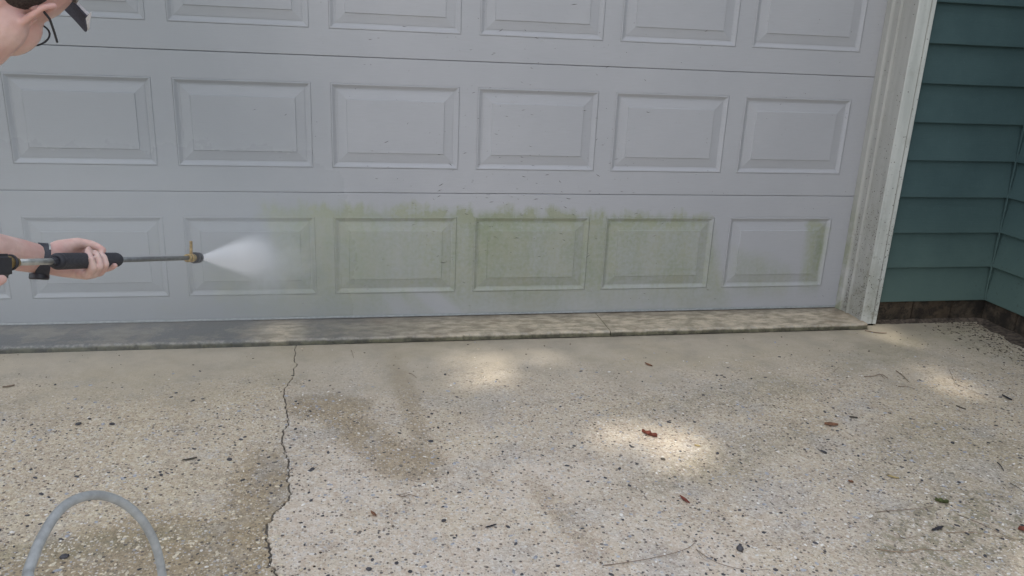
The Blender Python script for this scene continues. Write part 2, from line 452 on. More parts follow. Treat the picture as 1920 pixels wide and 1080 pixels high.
# ------------------------------------------------------------------ garage door
H = .533; E0, PP, PW, PB, PT = .0921, .58253, .50865, .1008, .4333
door = empty('garage_door', 'wide off-white raised-panel garage door with green algae across its lowest section', 'garage door')
WID = 2*E0+7*PP+PW
def ring_profile():
    # inset, depth (negative y = towards the viewer, positive = recessed)
    return [(0, 0.0015), (.0025, -.0012), (.006, -.0012), (.010, .0018), (.017, .0068), (.022, .0082), (.0245, .0082), (.0257, .0069),
            (.060, .0022), (.0622, -.0012), (.066, -.0012)]
def panel_mesh():
    w, h = PW, PT-PB; V = []; F = []
    prof = ring_profile()
    for ins, dep in prof:
        V += [(ins, dep, ins), (w-ins, dep, ins), (w-ins, dep, h-ins), (ins, dep, h-ins)]
    for k in range(len(prof)-1):
        for j in range(4):
            a = k*4+j; b = k*4+(j+1) % 4; F.append((a, b, b+4, a+4))
    L = (len(prof)-1)*4; F.append((L, L+1, L+2, L+3))
    return V, F
def section_mesh():
    """sheet with a rectangular opening for each panel and folded top and bottom edges"""
    xs = [-WID]; 
    for i in range(7, -1, -1): xs += [-(E0+i*PP+PW), -(E0+i*PP)]
    xs.append(0.)
    g = .0008
    rows = [(g, .012), (g, .0025), (g+.0022, 0.), (PB, 0.), (PT, 0.), (H-g-.0022, 0.), (H-g, .0025), (H-g, .012)]
    V = [(x, y, z) for z, y in rows for x in xs]; n = len(xs); F = []
    for r in range(len(rows)-1):
        for c in range(n-1):
            if r == 3 and c % 2 == 1: continue
            a = r*n+c; F.append((a, a+1, a+n+1, a+n))
    # sides and the back
    o = len(V); V += [(-WID, .03, g), (0, .03, g), (0, .03, H-g), (-WID, .03, H-g)]
    F.append((o+3, o+2, o+1, o))
    return V, F
pme = None; sme = None
for k in range(4):
    if sme is None:
        V, F = section_mesh(); so = mesh('door_section', V, F, M_door, door); sme = so.data
        so['label'] = 'lowest door section, stained green'
    else:
        so = link(bpy.data.objects.new('door_section', sme), door); so.location.z = k*H
    for i in range(8):
        if pme is None:
            V, F = panel_mesh(); po = mesh('panel', V, F, M_door, so); pme = po.data
        else: po = link(bpy.data.objects.new('panel', pme), so)
        po.location = (-(E0+i*PP+PW), 0, PB)
box('inner_backing', (-WID, .032, .002), (0, .04, 4*H), M_dark, door)
box('bottom_seal', (-WID, -.003, -.0065), (-.004, .022, .0015), M_seal, door, bev=.001)
box('seal_lip', (-WID, -.0062, -.0028), (-.004, -.0032, .0002), M_seal, door)

# ------------------------------------------------------------------ door frame
def extrude_profile(name, P, z0, z1, mat, parent, n=1, **k):
    V = []; F = []; m = len(P)
    for q in range(n+1):
        z = z0+(z1-z0)*q/n; V += [(x, y, z) for x, y in P]
    for q in range(n):
        for i in range(m):
            a = q*m+i; b = q*m+(i+1) % m; F.append((a, b, b+m, a+m))
    F.append(tuple(range(m))[::-1]); F.append(tuple(n*m+i for i in range(m)))
    return mesh(name, V, F, mat, parent, **k)
def door_post(name, label, sx, x0):
    fr = empty(name, label, 'door frame')
    tx = lambda P: [(x0+sx*x, y) for x, y in P]
    stop = [(.0005, .03), (.0005, -.006), (.0025, -.031), (.0065, -.035), (.0105, -.038), (.0125, -.046), (.0125, -.072), (.009, -.0745), (.009, -.0785), (.0135, -.081), (.0195, -.083), (.0195, .03)]
    jamb = [(.020, .03), (.020, -.150), (.0175, -.152), (.0175, -.1825), (.0195, -.185), (.074, -.185), (.0755, -.1825), (.0775, -.1825), (.079, -.1855), (.0965, -.1855), (.0985, -.1835), (.0985, -.14), (.10, -.13), (.10, .03)]
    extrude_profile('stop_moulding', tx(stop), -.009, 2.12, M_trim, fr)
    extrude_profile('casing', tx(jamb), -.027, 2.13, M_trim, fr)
    return fr
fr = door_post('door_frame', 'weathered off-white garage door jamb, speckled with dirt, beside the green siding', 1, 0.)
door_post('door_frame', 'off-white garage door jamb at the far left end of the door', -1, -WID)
hd = empty('door_header', 'off-white head casing above the garage door', 'door frame')
box('casing', (-WID-.1, -.185, 2.133), (.1, .03, 2.24), M_trim, hd)

# ------------------------------------------------------------------ walls with lap siding
EX = .1633; SB = .0734
def board_mesh(L):
    # along +x, outward = -y, z from 0
    P = [(-.0275, 0.), (-.0295, .0015), (-.0295, .004), (-.0045, EX+.014), (-.0005, EX+.014), (-.0005, 0.)]
    V = []; F = []; n = 6; m = max(2, int(L/.12))
    for q in range(m+1):
        x = L*q/m; w = .0007*mnoise.noise(Vector((x*5, L, 0)))
        V += [(x, y, z+(w if z < .01 else 0)) for y, z in P]
    for q in range(m):
        for i in range(n): a = q*n+i; b = q*n+(i+1) % n; F.append((a, a+n, b+n, b))
    F.append(tuple(range(n))); F.append(tuple(m*n+i for i in range(n))[::-1])
    return V, F
def siding_wall(name, label, loc, rz, L, rows=15, blocks=True, under=None):
    w = empty(name, label, 'wall', loc); w.rotation_euler.z = rz
    me = None
    for k in range(rows):
        if me is None: V, F = board_mesh(L); o = mesh('siding_board', V, F, M_siding, w); me = o.data
        else: o = link(bpy.data.objects.new('siding_board', me), w)
        o.location = (0, random.uniform(-.0008, .0008), SB+k*EX)
    box('sheathing', (0, .0005, SB+.012), (L, .1, SB+rows*EX), M_dark, w)
    n = max(1, round(L/.2)); bw = L/n; bme = None
    rr = random.Random(len(name)+int(L*10))
    for i in range(n):
        bm = bmesh.new(); bmesh.ops.create_cube(bm, size=1.)
        a, b = i*bw+.0022, (i+1)*bw-.0022
        for v in bm.verts:
            v.co = Vector((a+(v.co.x+.5)*(b-a), -.004+rr.uniform(-.003, .002)+(v.co.y+.5)*.06, GZ-.05+(v.co.z+.5)*(SB+.006-GZ+.05)))
        bmesh.ops.bevel(bm, geom=list(bm.edges), offset=.003, segments=2, affect='EDGES')
        frombm('foundation_block', bm, M_block, w)
    box('mortar_backing', (0, .010, GZ-.05), (L, .09, SB+.0055), M_grit, w)
    return w
siding_wall('garage_wall', 'dark green lap-sided wall strip between the door frame and the inside corner', (.1005, -.1425, 0), 0, .62)
siding_wall('return_wall', 'dark green lap-sided wall running towards the viewer from the inside corner', (.6905, -.1500, 0), rad(-90), 3.0)
siding_wall('far_garage_wall', 'dark green lap-sided wall beyond the left end of the garage door', (-WID-2.6, -.145, 0), 0, 2.495)
ww = empty('gable_wall', 'green siding above the garage door', 'wall')
box('wall_panel', (-WID-2.6, -.143, 2.245), (.62, .05, 2.75), M_siding, ww)
box('corner_bead', (.6575, -.1755, SB+.002), (.6630, -.1690, SB+15*EX), M_siding, ww, bev=.001)

# dirt washed into the foot of the walls
rr = random.Random(3); V = []; F = []; n = 90
path = [(.11+.53*i/40, -.163, 0) for i in range(41)]+[(.665, -.20-.028*i, 1) for i in range(n-40)]
for i, (x, y, k) in enumerate(path):
    w = .010+.010*abs(mnoise.noise(Vector((i*.21, 3, 0))))+rr.uniform(0, .006) if not k else .035+.07*abs(mnoise.noise(Vector((i*.17, 8, 0))))+rr.uniform(0, .018)
    a, b = ((x, y+.01), (x, y-w)) if not k else ((x+.03, y), (x-w, y))
    h = .006+rr.uniform(0, .004)
    V += [(a[0], a[1], GZ+h+.006), ((a[0]+b[0])/2, (a[1]+b[1])/2, GZ+h*.8), (b[0], b[1], GZ-.001)]
for i in range(len(path)-1):
    a = i*3; F += [(a, a+1, a+4, a+3), (a+1, a+2, a+5, a+4)]
mesh('soil_strip', V, F, simple('wall_foot_dirt', (.085, .066, .050), .95, var=.6, scale=55, bump=.01), None, smooth=False, kind='structure')
# ------------------------------------------------------------------ aggregate stones and litter (stuff)
M_stone_d = simple('dark_stone', (.060, .058, .064), .7, var=.4, scale=70)
M_stone_b = simple('blue_grey_stone', (.36, .37, .40), .7, var=.35, scale=70)
M_stone_w = simple('quartz_stone', (.74, .71, .66), .5, var=.2, scale=70)
M_stone_t = simple('tan_stone', (.48, .40, .29), .8, var=.35, scale=70)
M_litter = simple('dead_leaf_litter', (.060, .042, .028), .9, var=.5, scale=80)
M_clip = simple('mulch_specks', (.085, .075, .062), .9, var=.4, scale=80)
ico = bmesh.new(); bmesh.ops.create_icosphere(ico, subdivisions=1, radius=1.)
ICV = np.array([v.co[:] for v in ico.verts]); ICF = np.array([[v.index for v in f.verts] for f in ico.faces]); ico.free()
def scatter(name, mat, n, area, size, flat, rng, dens=None, sink=.35, **k):
    V = []; F = []; c = 0; tries = 0
    while c < n and tries < n*30:
        tries += 1
        x = rng.uniform(area[0], area[1]); y = rng.uniform(area[2], area[3])
        if dens is not None and rng.random() > dens(x, y): continue
        s = size[0]+(size[1]-size[0])*rng.random()**2.5
        a = rng.uniform(0, 2*math.pi); el = rng.uniform(1., 1.7)
        P = ICV*(1+rng.uniform(-.22, .22, (12, 1)))*np.array([s*el, s/el**.5, s*flat])
        ca, sa = math.cos(a), math.sin(a)
        P = np.stack([P[:, 0]*ca-P[:, 1]*sa+x, P[:, 0]*sa+P[:, 1]*ca+y, P[:, 2]+GZ+s*flat*(1-2*sink)], 1)
        V.append(P); F.append(ICF+12*c); c += 1
    return mesh(name, np.concatenate(V), np.concatenate(F).tolist(), mat, None, smooth=False, kind='stuff', **k)
rng = np.random.default_rng(7)
def dx_(x, y):
    e = min(1, max(0.04, (-y-.42+.25*mnoise.noise(Vector((x*1.7, y*1.7, 0))))/.45))
    patch = .45+.9*mnoise.noise(Vector((x*3.1, y*3.1, 5)))+.25
    return e*min(1, max(.15, patch))
AR = (-4.2, .68, -2.9, -.25)
scatter('dark_aggregate', M_stone_d, 2600, AR, (.0017, .0060), .35, rng, dx_, .30, label='dark stones showing in the worn concrete', cat='stones')
scatter('grey_aggregate', M_stone_b, 1900, AR, (.0018, .0070), .30, rng, dx_, .36, label='blue-grey stones showing in the worn concrete', cat='stones')
scatter('pale_aggregate', M_stone_w, 2300, AR, (.0015, .0048), .35, rng, dx_, .34, label='white quartz stones showing in the worn concrete', cat='stones')
scatter('brown_aggregate', M_stone_t, 1300, AR, (.0018, .0058), .32, rng, dx_, .36, label='tan and brown stones showing in the worn concrete', cat='stones')
def stain_d(x, y): return max(0., 1-math.hypot((x+2.85)/.62, (y+1.6)/.42))**.5
scatter('cream_aggregate', simple('cream_stone', (.62, .55, .42), .7, var=.3, scale=70), 1100, (-3.5, -2.3, -2.1, -1.15), (.0020, .0062), .30, rng, lambda x, y: stain_d(x, y)*(x < -2.45-.1*(y+1.5)), .40, label='cream stones standing out of the brown stain left of the crack', cat='stones')
scatter('worn_aggregate', bpy.data.materials['quartz_stone'], 800, (-1.3, .3, -2.2, -1.4), (.0015, .0050), .30, rng, None, .40, label='pale stones showing in the mossy concrete at lower right', cat='stones')
def corner_d(x, y):
    d = min(math.hypot((x-.66)*1.0, (y+.30)*.45), 2)
    return max(0.0, 1-d/.42)**1.6
scatter('corner_litter', M_litter, 1500, (.15, .68, -1.3, -.17), (.0012, .0055), .3, rng, corner_d, .3, label='dark leaf crumbs and soil gathered along the foot of the green wall', cat='leaf litter')
def right_d(x, y): return .15+.85*min(1, max(0, (x+.9)/1.4))
scatter('scattered_crumbs', M_litter, 1500, (-3.8, .66, -2.6, -.25), (.0010, .0035), .4, rng, right_d, .1, label='fine dark crumbs strewn over the concrete, thickest to the right', cat='debris')

def slivers(name, mat, items, **k):
    """flat ragged slivers: (centre, direction, normal, length, width)"""
    V = []; F = []
    for c, d, nrm, L, w in items:
        c = Vector(c); d = Vector(d).normalized(); nrm = Vector(nrm); s = nrm.cross(d)
        o = len(V); b = s*(L*.12*random.uniform(-1, 1)); th = nrm*.0007
        V += [c-d*L/2+th*.3, c-s*w*.5+b+th*.2, c-s*w*.0+b+th*1.6, c+s*w*.5+b+th*.2, c+d*L/2+th*.3, c-d*L*.25+s*w*.35+th]
        F += [(o, o+1, o+2), (o, o+2, o+5), (o+5, o+2, o+3), (o+1, o+4, o+2), (o+2, o+4, o+3)]
    return mesh(name, V, F, mat, **k)
random.seed(11)
items = []
for _ in range(470):
    if random.random() < .5:
        x = random.gauss(-1.62, .42); z = random.gauss(.62, .32)
        L = abs(random.gauss(0, 1))*.010+.003; a = random.gauss(.25 if x < -1.6 else -.08, .4); w = L*.07+.0005
    else:
        x = random.uniform(-2.6, -.02); z = random.uniform(.02, 1.35); L = random.uniform(.0015, .0055); a = random.gauss(0, .7); w = L*.45
    if not (-2.7 < x < -.01 and .01 < z < 1.5): continue
    zz = z % H
    y = -.0016
    items.append(((x, y, z), (math.cos(a), 0, math.sin(a)), (0, -1, 0), L, w))
slivers('stuck_debris', M_clip, items, parent=door, kind='stuff')
items = []
for _ in range(1100):
    z = min(1.5, random.expovariate(2.4)+.0)
    if random.random() < .55: c = (.0172, random.uniform(-.182, -.154), z); nrm = (-1, 0, 0)
    else: c = (random.choice([random.uniform(.02, .072), random.gauss(.0765, .003), random.uniform(.08, .096)]), -.1858, z); nrm = (0, -1, 0)
    if random.random() < .35: c = (.0118, random.uniform(-.071, -.048), z); nrm = (-1, 0, 0)
    if random.random() < .25: c = (.0196, random.uniform(-.149, -.09), z); nrm = (-1, 0, 0)
    L = .0012+.0060*random.random()**2; a = random.uniform(-1.5, 1.5)
    t = Vector((0, 1, 0)) if nrm[0] else Vector((1, 0, 0))
    items.append((c, t*math.cos(a)+Vector((0, 0, 1))*math.sin(a), nrm, L, L*.75))
slivers('stuck_debris', M_clip, items, parent=fr, kind='stuff')

# ------------------------------------------------------------------ single leaves, twigs, chips on the driveway
def leaf_mat(name, c, var=.35): return simple(name, c, .75, var=var, scale=60, bump=.002)
M_red = leaf_mat('red_brown_leaf', (.17, .045, .028)); M_brn = leaf_mat('brown_leaf', (.20, .095, .05))
M_grn = leaf_mat('olive_leaf', (.10, .12, .04)); M_yel = leaf_mat('straw_leaf', (.42, .33, .15)); M_blk = leaf_mat('black_bark', (.030, .028, .034))
M_twig = leaf_mat('twig_bark', (.19, .14, .10)); M_needle = leaf_mat('pine_needle', (.28, .19, .12)); M_olv = leaf_mat('dark_bark', (.07, .06, .045))
def leaf(name, label, pos, L, wd, ang, mat, shape='oval', curl=.35, cat='leaf', group=None):
    """curled leaf with midrib, real thickness, standing on the concrete"""
    n = 14; rr = random.Random(int(L*1e5)+len(label)); V = []; F = []; rows = []
    for i in range(n+1):
        u = i/n
        if shape == 'oval': h = math.sin(math.pi*u)**.8
        elif shape == 'lobed': h = (math.sin(math.pi*u)**.6)*(.55+.45*math.cos(u*15))
        else: h = (math.sin(math.pi*u)**.5)*rr.uniform(.5, 1.)
        h = max(h, .04)*wd/2
        rows.append([(-L/2+L*u, s*h, abs(s)**1.5*curl*wd*.8+.12*curl*L*(2*u-1)**2) for s in (-1, -.5, 0, .5, 1)])
    for r in rows: V += r
    for i in range(n):
        for j in range(4): a = i*5+j; F.append((a, a+1, a+6, a+5))
    m = len(V); V += [(x, y, z-.0006) for x, y, z in V]; F += [tuple(q+m for q in f)[::-1] for f in F]
    for i in range(n): 
        for j in (0, 4): a = i*5+j; F.append((a, a+5, a+5+m, a+m))
    o = mesh(name, V, F, mat, None, smooth=True, label=label, cat=cat, group=group)
    o.location = (pos[0], pos[1], GZ+.0016); o.rotation_euler.z = ang; return o
def gdir(a, b): return math.atan2(b[1]-a[1], b[0]-a[0])
def span(a, b): return math.hypot(b[0]-a[0], b[1]-a[1])
def leaf2(name, label, a, b, wd, mat, **k):
    c = ((a[0]+b[0])/2, (a[1]+b[1])/2); return leaf(name, label, c, span(a, b), wd, gdir(a, b), mat, **k)
leaf2('fallen_leaf', 'crumpled red-brown leaf in the brightest sun patch', (-1.3648, -1.0940, -0.0340), (-1.3272, -1.1341, -0.0340), .026, M_red, shape='lobed', curl=.5)
leaf2('fallen_leaf', 'brown oval leaf right of the brightest sun patch', (-0.7235, -1.1047, -0.0340), (-0.6796, -1.1171, -0.0340), .022, M_brn)
leaf2('fallen_leaf', 'narrow reddish leaf in the middle foreground', (-1.3864, -1.4671, -0.0340), (-1.3739, -1.5088, -0.0340), .011, M_red)
leaf2('fallen_leaf', 'dark olive lobed leaf in the right foreground', (-0.6671, -1.5777, -0.0340), (-0.6382, -1.5975, -0.0340), .022, M_grn, shape='lobed', curl=.5)
leaf2('fallen_leaf', 'small round red leaf at the right edge of the foreground', (-0.5350, -1.7335, -0.0340), (-0.5122, -1.7412, -0.0340), .022, M_red)
leaf2('fallen_leaf', 'straw-coloured leaf scrap left of the olive leaf', (-0.7181, -1.4360, -0.0340), (-0.6922, -1.4571, -0.0340), .012, M_yel, shape='ragged')
leaf2('fallen_leaf', 'pale yellow leaf crumb right of the brightest sun patch', (-1.2260, -1.1942, -0.0340), (-1.2101, -1.2028, -0.0340), .010, M_yel, shape='ragged')
leaf2('fallen_leaf', 'small brown leaf lying on the smooth concrete in front of the apron', (-1.1542, -0.5379, -0.0340), (-1.1357, -0.5715, -0.0340), .012, M_brn)
leaf2('fallen_leaf', 'tiny rust-coloured leaf scrap near the centre foreground', (-2.2319, -1.4405, -0.0340), (-2.2175, -1.4668, -0.0340), .009, M_brn)
leaf2('fallen_leaf', 'brown leaf scrap near the left edge of the driveway', (-3.4325, -0.5548, -0.0340), (-3.4002, -0.5405, -0.0340), .012, M_twig, shape='ragged')
leaf2('fallen_leaf', 'dark grey-green leaf scrap left of the crack', (-2.7563, -1.1187, -0.0340), (-2.7177, -1.1078, -0.0340), .010, M_olv, shape='ragged')
leaf2('fallen_leaf', 'faded orange leaf crumb left of the straw-coloured scrap', (-0.8556, -1.4501, -0.0340), (-0.8449, -1.4602, -0.0340), .013, M_brn, shape='ragged')
leaf2('bark_chip', 'black bark chip near the right edge of the driveway', (0.1003, -0.9526, -0.0340), (0.1028, -0.9988, -0.0340), .014, M_blk, shape='ragged', cat='bark chip')
leaf2('bark_chip', 'short black bark chip in the centre foreground', (-1.9460, -1.5503, -0.0340), (-1.9152, -1.5400, -0.0340), .008, M_blk, shape='ragged', cat='bark chip')
leaf2('bark_chip', 'slim dark chip left of the black bark chip by the right edge', (-0.1486, -1.0187, -0.0340), (-0.1330, -1.0506, -0.0340), .009, M_olv, shape='ragged', cat='bark chip')
leaf2('bark_chip', 'dark curled chip between the brown oval leaf and the corner', (-0.6022, -1.0616, -0.0340), (-0.5766, -1.0723, -0.0340), .012, M_olv, shape='ragged', cat='bark chip')
leaf2('bark_chip', 'dark grey chip below the brown oval leaf', (-0.8373, -1.2710, -0.0340), (-0.8282, -1.2923, -0.0340), .013, M_stone_d, shape='ragged', cat='bark chip')
leaf2('bark_chip', 'long thin bark chip lying against the foot of the door frame', (-0.0118, -0.2645, -0.0340), (0.0708, -0.3046, -0.0340), .010, M_twig, shape='ragged', cat='bark chip')
leaf2('bark_chip', 'dark wood chip tangled in the twigs at lower right', (-0.7790, -1.7103, -0.0340), (-0.7347, -1.6988, -0.0340), .013, M_blk, shape='ragged', cat='bark chip')
def pebble(label, pos, r, mat, fl=.55):
    bm = bmesh.new(); bmesh.ops.create_icosphere(bm, subdivisions=2, radius=r)
    sd = len(label)
    for v in bm.verts:
        v.co *= 1+.22*mnoise.noise(v.co*(1.6/r)+Vector((sd, 0, 0))); v.co.z *= fl; v.co.x *= 1.25
    o = frombm('pebble', bm, mat, None, smooth=True, label=label, cat='pebble')
    o.location = (pos[0], pos[1], GZ+r*fl*.7); o.rotation_euler.z = sd*.7
pebble('dark shiny round pebble in the right foreground', (-1.3285, -1.7189, -0.0340), .0085, M_stone_d, .8)
pebble('small dark pebble just behind the dark shiny one', (-1.3179, -1.7003, -0.0340), .0035, M_stone_d)
pebble('black pebble left of the black bark chip in the right middle', (-0.3629, -1.2703, -0.0340), .0058, M_stone_d)
pebble('dark pebble left of the crack, upper one of a near pair', (-3.1094, -0.8532, -0.0340), .0075, M_stone_d)
pebble('dark oval pebble left of the crack, right of its near twin', (-3.0103, -0.8635, -0.0340), .0070, M_stone_d)
pebble('flat dark pebble just left of the crack', (-2.6274, -1.1240, -0.0340), .0075, M_stone_d, .3)
pebble('dark olive pebble on the shaded edge below the brightest sun patch', (-1.3580, -1.2662, -0.0340), .0062, M_olv)
pebble('white stone chip below the red-brown leaf scrap line', (-1.5780, -1.5353, -0.0340), .0055, M_stone_w, .5)
pebble('flat dark pebble right of the crack near its middle', (-2.3903, -1.2051, -0.0340), .0065, M_stone_d, .3)
pebble('dark pebble in the washed concrete of the centre foreground', (-2.0475, -1.5046, -0.0340), .0058, M_stone_d, .5)
pebble('dark pebble on the washed concrete at the bottom edge', (-2.2404, -1.6782, -0.0340), .0062, M_stone_d, .5)
pebble('dark angular pebble right of the centre stain', (-2.0417, -1.0782, -0.0340), .0068, M_stone_d, .4)
pebble('dark pebble at the lower left inside the hose arch', (-2.9351, -1.5422, -0.0340), .0085, M_stone_d, .5)
def twig(label, pts, r, mat=None, forks=(), name='twig'):
    P = [(p[0], p[1], GZ+r*.9+(.003 if 0 < i < len(pts)-1 else 0)) for i, p in enumerate(pts)]
    q = spline(P, 5); n = len(q)
    r *= .82
    parts = [tube_data(q, [r*(1-.45*i/n)*(1+.12*math.sin(i*2.3)) for i in range(n)], 6)]
    for f in forks:
        P = [(p[0], p[1], GZ+r*.8+.002*i) for i, p in enumerate(f)]
        q = spline(P, 4); parts.append(tube_data(q, [r*.6*(1-.5*i/len(q)) for i in range(len(q))], 5))
    V, F = merge(parts); return mesh(name, V, F, mat or M_twig, None, smooth=True, label=label, cat='twig')
twig('short knobbly twig with a forked end near the right', [(-0.3318, -0.7413, -0.0340), (-0.2926, -0.7448, -0.0340), (-0.2520, -0.7330, -0.0340), (-0.2437, -0.7645, -0.0340)], .0022, forks=[[(-0.2520, -0.7330, -0.0340), (-0.2634, -0.7729, -0.0340)]])
twig('straight stubby twig slanting down right of the knobbly one', [(-0.1621, -0.6990, -0.0340), (-0.1708, -0.7506, -0.0340), (-0.1827, -0.8053, -0.0340)], .0024)
twig('short flat twig just below the slanting stubby one', [(-0.2524, -0.8382, -0.0340), (-0.2249, -0.8505, -0.0340), (-0.1997, -0.8625, -0.0340)], .0018)
twig('thin bent stem lying across the right-hand sun patch', [(0.0771, -0.6985, -0.0340), (0.0315, -0.7740, -0.0340), (-0.0060, -0.8415, -0.0340), (0.0067, -0.8915, -0.0340), (0.0155, -0.9444, -0.0340), (0.0160, -0.9813, -0.0340)], .0010)
twig('fine short stem left of the bent one', [(-0.0603, -0.7606, -0.0340), (-0.0640, -0.7961, -0.0340), (-0.0582, -0.8218, -0.0340)], .0008)
twig('short dark sliver between the crack and the first sun patch', [(-2.0742, -0.5502, -0.0340), (-2.0620, -0.5708, -0.0340), (-2.0502, -0.5960, -0.0340)], .0013)
twig('thin reddish stem standing out above the crack', [(-2.2831, -0.3068, -0.0340), (-2.2790, -0.3514, -0.0340), (-2.2749, -0.3895, -0.0340)], .0012)
twig('dark forked twig below the centre stain', [(-2.1551, -1.3728, -0.0340), (-2.1415, -1.3850, -0.0340), (-2.1266, -1.3762, -0.0340), (-2.1043, -1.3868, -0.0340)], .0018, forks=[[(-2.1592, -1.3697, -0.0340), (-2.1257, -1.3630, -0.0340)]])
twig('long curved stem in the lower right foreground, reaching to the left', [(-1.6906, -1.7358, -0.0340), (-1.6095, -1.7340, -0.0340), (-1.5223, -1.7200, -0.0340), (-1.4583, -1.7001, -0.0340), (-1.4223, -1.6690, -0.0340)], .0013)
twig('thin branching stem right of the long curved one', [(-1.4382, -1.7027, -0.0340), (-1.4314, -1.7296, -0.0340), (-1.4053, -1.7708, -0.0340), (-1.3503, -1.8005, -0.0340), (-1.2953, -1.8016, -0.0340)], .0010, forks=[[(-1.4382, -1.7027, -0.0340), (-1.4358, -1.7460, -0.0340), (-1.4275, -1.7617, -0.0340)]])
twig('straight stem pointing at the olive leaf', [(-0.8763, -1.6083, -0.0340), (-0.8125, -1.6109, -0.0340), (-0.7464, -1.6111, -0.0340), (-0.6874, -1.5996, -0.0340)], .0013)
twig('reddish stem curving through the dark patch at lower right', [(-0.6487, -1.6465, -0.0340), (-0.6188, -1.7009, -0.0340), (-0.6028, -1.7395, -0.0340), (-0.5834, -1.7728, -0.0340), (-0.5305, -1.7771, -0.0340)], .0013)
twig('pale stem lying over the dark patch at lower right', [(-0.7491, -1.7212, -0.0340), (-0.6907, -1.7285, -0.0340), (-0.6286, -1.7506, -0.0340), (-0.5853, -1.7749, -0.0340)], .0011, M_needle)
twig('pinkish split stem near the bottom right edge', [(-0.9804, -1.7612, -0.0340), (-0.9156, -1.7872, -0.0340), (-0.8580, -1.7813, -0.0340), (-0.8083, -1.7966, -0.0340), (-0.7424, -1.7916, -0.0340)], .0014, M_needle)
twig('thin V-shaped stem right of centre in the lower right', [(-0.8752, -1.7054, -0.0340), (-0.8809, -1.7329, -0.0340), (-0.8592, -1.7310, -0.0340), (-0.8357, -1.7246, -0.0340)], .0011)
twig('dark stick near the right edge above the olive leaf', [(-0.3103, -1.4033, -0.0340), (-0.3205, -1.4282, -0.0340), (-0.3306, -1.4526, -0.0340)], .0022, M_blk)
twig('thin dark stem at the right edge above the red leaf', [(-0.3663, -1.5160, -0.0340), (-0.3657, -1.5398, -0.0340), (-0.3617, -1.5693, -0.0340)], .0012, M_blk)
twig('short curved twig on the shaded smooth concrete', [(-0.4278, -0.6861, -0.0340), (-0.4066, -0.6669, -0.0340), (-0.3828, -0.6476, -0.0340)], .0012)

# ------------------------------------------------------------------ remeshed organic shapes
def capsule(p0, r0, p1, r1, seg=14):
    p0, p1 = Vector(p0), Vector(p1); d = (p1-p0)
    if d.length < 1e-6: d = Vector((0, 0, 1e-4))
    t = d.normalized(); u = t.orthogonal().normalized(); w = t.cross(u); rows = []
    for k in range(0, 5):
        a = -math.pi/2+(math.pi/2)*k/4
        rows.append((p0+t*(r0*math.sin(a)), max(r0*math.cos(a), r0*.02)))
    for k in range(0, 5):
        a = (math.pi/2)*k/4
        rows.append((p1+t*(r1*math.sin(a)), max(r1*math.cos(a), r1*.02)))
    V = []; F = []
    for c, r in rows:
        for j in range(seg):
            b = 2*math.pi*j/seg; V.append(c+u*(r*math.cos(b))+w*(r*math.sin(b)))
    n = len(rows)
    for i in range(n-1):
        for j in range(seg): a = i*seg+j; b = i*seg+(j+1) % seg; F.append((a, b, b+seg, a+seg))
    F.append(tuple(range(seg))[::-1]); F.append(tuple((n-1)*seg+j for j in range(seg)))
    return V, F
def chain(pts, rs, seg=14): return [capsule(pts[i], rs[i], pts[i+1], rs[i+1], seg) for i in range(len(pts)-1)]
def ellipsoid(c, ax, r, seg=20):
    """c centre, ax three unit axes, r three radii"""
    V = []; F = []; n = 12
    for i in range(n+1):
        th = math.pi*i/n
        th = min(max(th, .03), math.pi-.03)
        for j in range(seg):
            ph = 2*math.pi*j/seg
            V.append(Vector(c)+ax[0]*(r[0]*math.sin(th)*math.cos(ph))+ax[1]*(r[1]*math.sin(th)*math.sin(ph))+ax[2]*(r[2]*math.cos(th)))
    for i in range(n):
        for j in range(seg): a = i*seg+j; b = i*seg+(j+1) % seg; F.append((a, a+seg, b+seg, b))
    F.append(tuple(range(seg))); F.append(tuple(n*seg+j for j in range(seg))[::-1])
    return V, F
def organic(name, parts, voxel, smooth_it, mat, parent=None, fac=.5, **k):
    V, F = merge(parts)
    me = bpy.data.meshes.new(name+'_rough'); me.from_pydata([tuple(v) for v in V], [], F); me.update()
    tmp = bpy.data.objects.new(name+'_rough', me); COL.objects.link(tmp)
    m = tmp.modifiers.new('r', 'REMESH'); m.mode = 'VOXEL'; m.voxel_size = voxel; m.adaptivity = 0
    s = tmp.modifiers.new('s', 'SMOOTH'); s.factor = fac; s.iterations = smooth_it
    dg = bpy.context.evaluated_depsgraph_get()
    out = bpy.data.meshes.new_from_object(tmp.evaluated_get(dg))
    bpy.data.objects.remove(tmp); bpy.data.meshes.remove(me)
    out.materials.clear(); out.materials.append(mat); out.shade_smooth(); out.name = name
    o = bpy.data.objects.new(name, out)
    return link(o, parent, **k)

# ------------------------------------------------------------------ the person
def mat_skin():
    t = T('skin')
    n = t.noise(30, 5, .6); p = t.noise(9, 3, .5); f = t.noise(420, 3, .6)
    col = t.mix(n.ss(.3, .7), (.60, .40, .35), (.72, .52, .465))
    col = t.mix(p.ss(.42, .66)*.6, col, (.57, .30, .265))
    stub = (t.noise(900, 2, .5)).ss(.5, .62)
    return t.bsdf(col, .5, f, .0006, .4, spec=.4, sss=.25)
M_skin = mat_skin()
M_hair = simple('short_dark_hair', (.05, .04, .035), .8, var=.5, scale=300, bump=.003)
M_cap = simple('grey_cap_cloth', (.25, .24, .24), .85, var=.15, scale=200)
M_brimu = simple('navy_cap_lining', (.075, .075, .105), .85, var=.2, scale=200)
M_brimt = simple('pale_cap_brim', (.68, .66, .68), .8, var=.1, scale=200)
M_black = simple('black_plastic', (.022, .022, .030), .42, var=.2, scale=80)
M_rubber = simple('black_rubber_grip', (.026, .027, .036), .55, var=.2, scale=150)
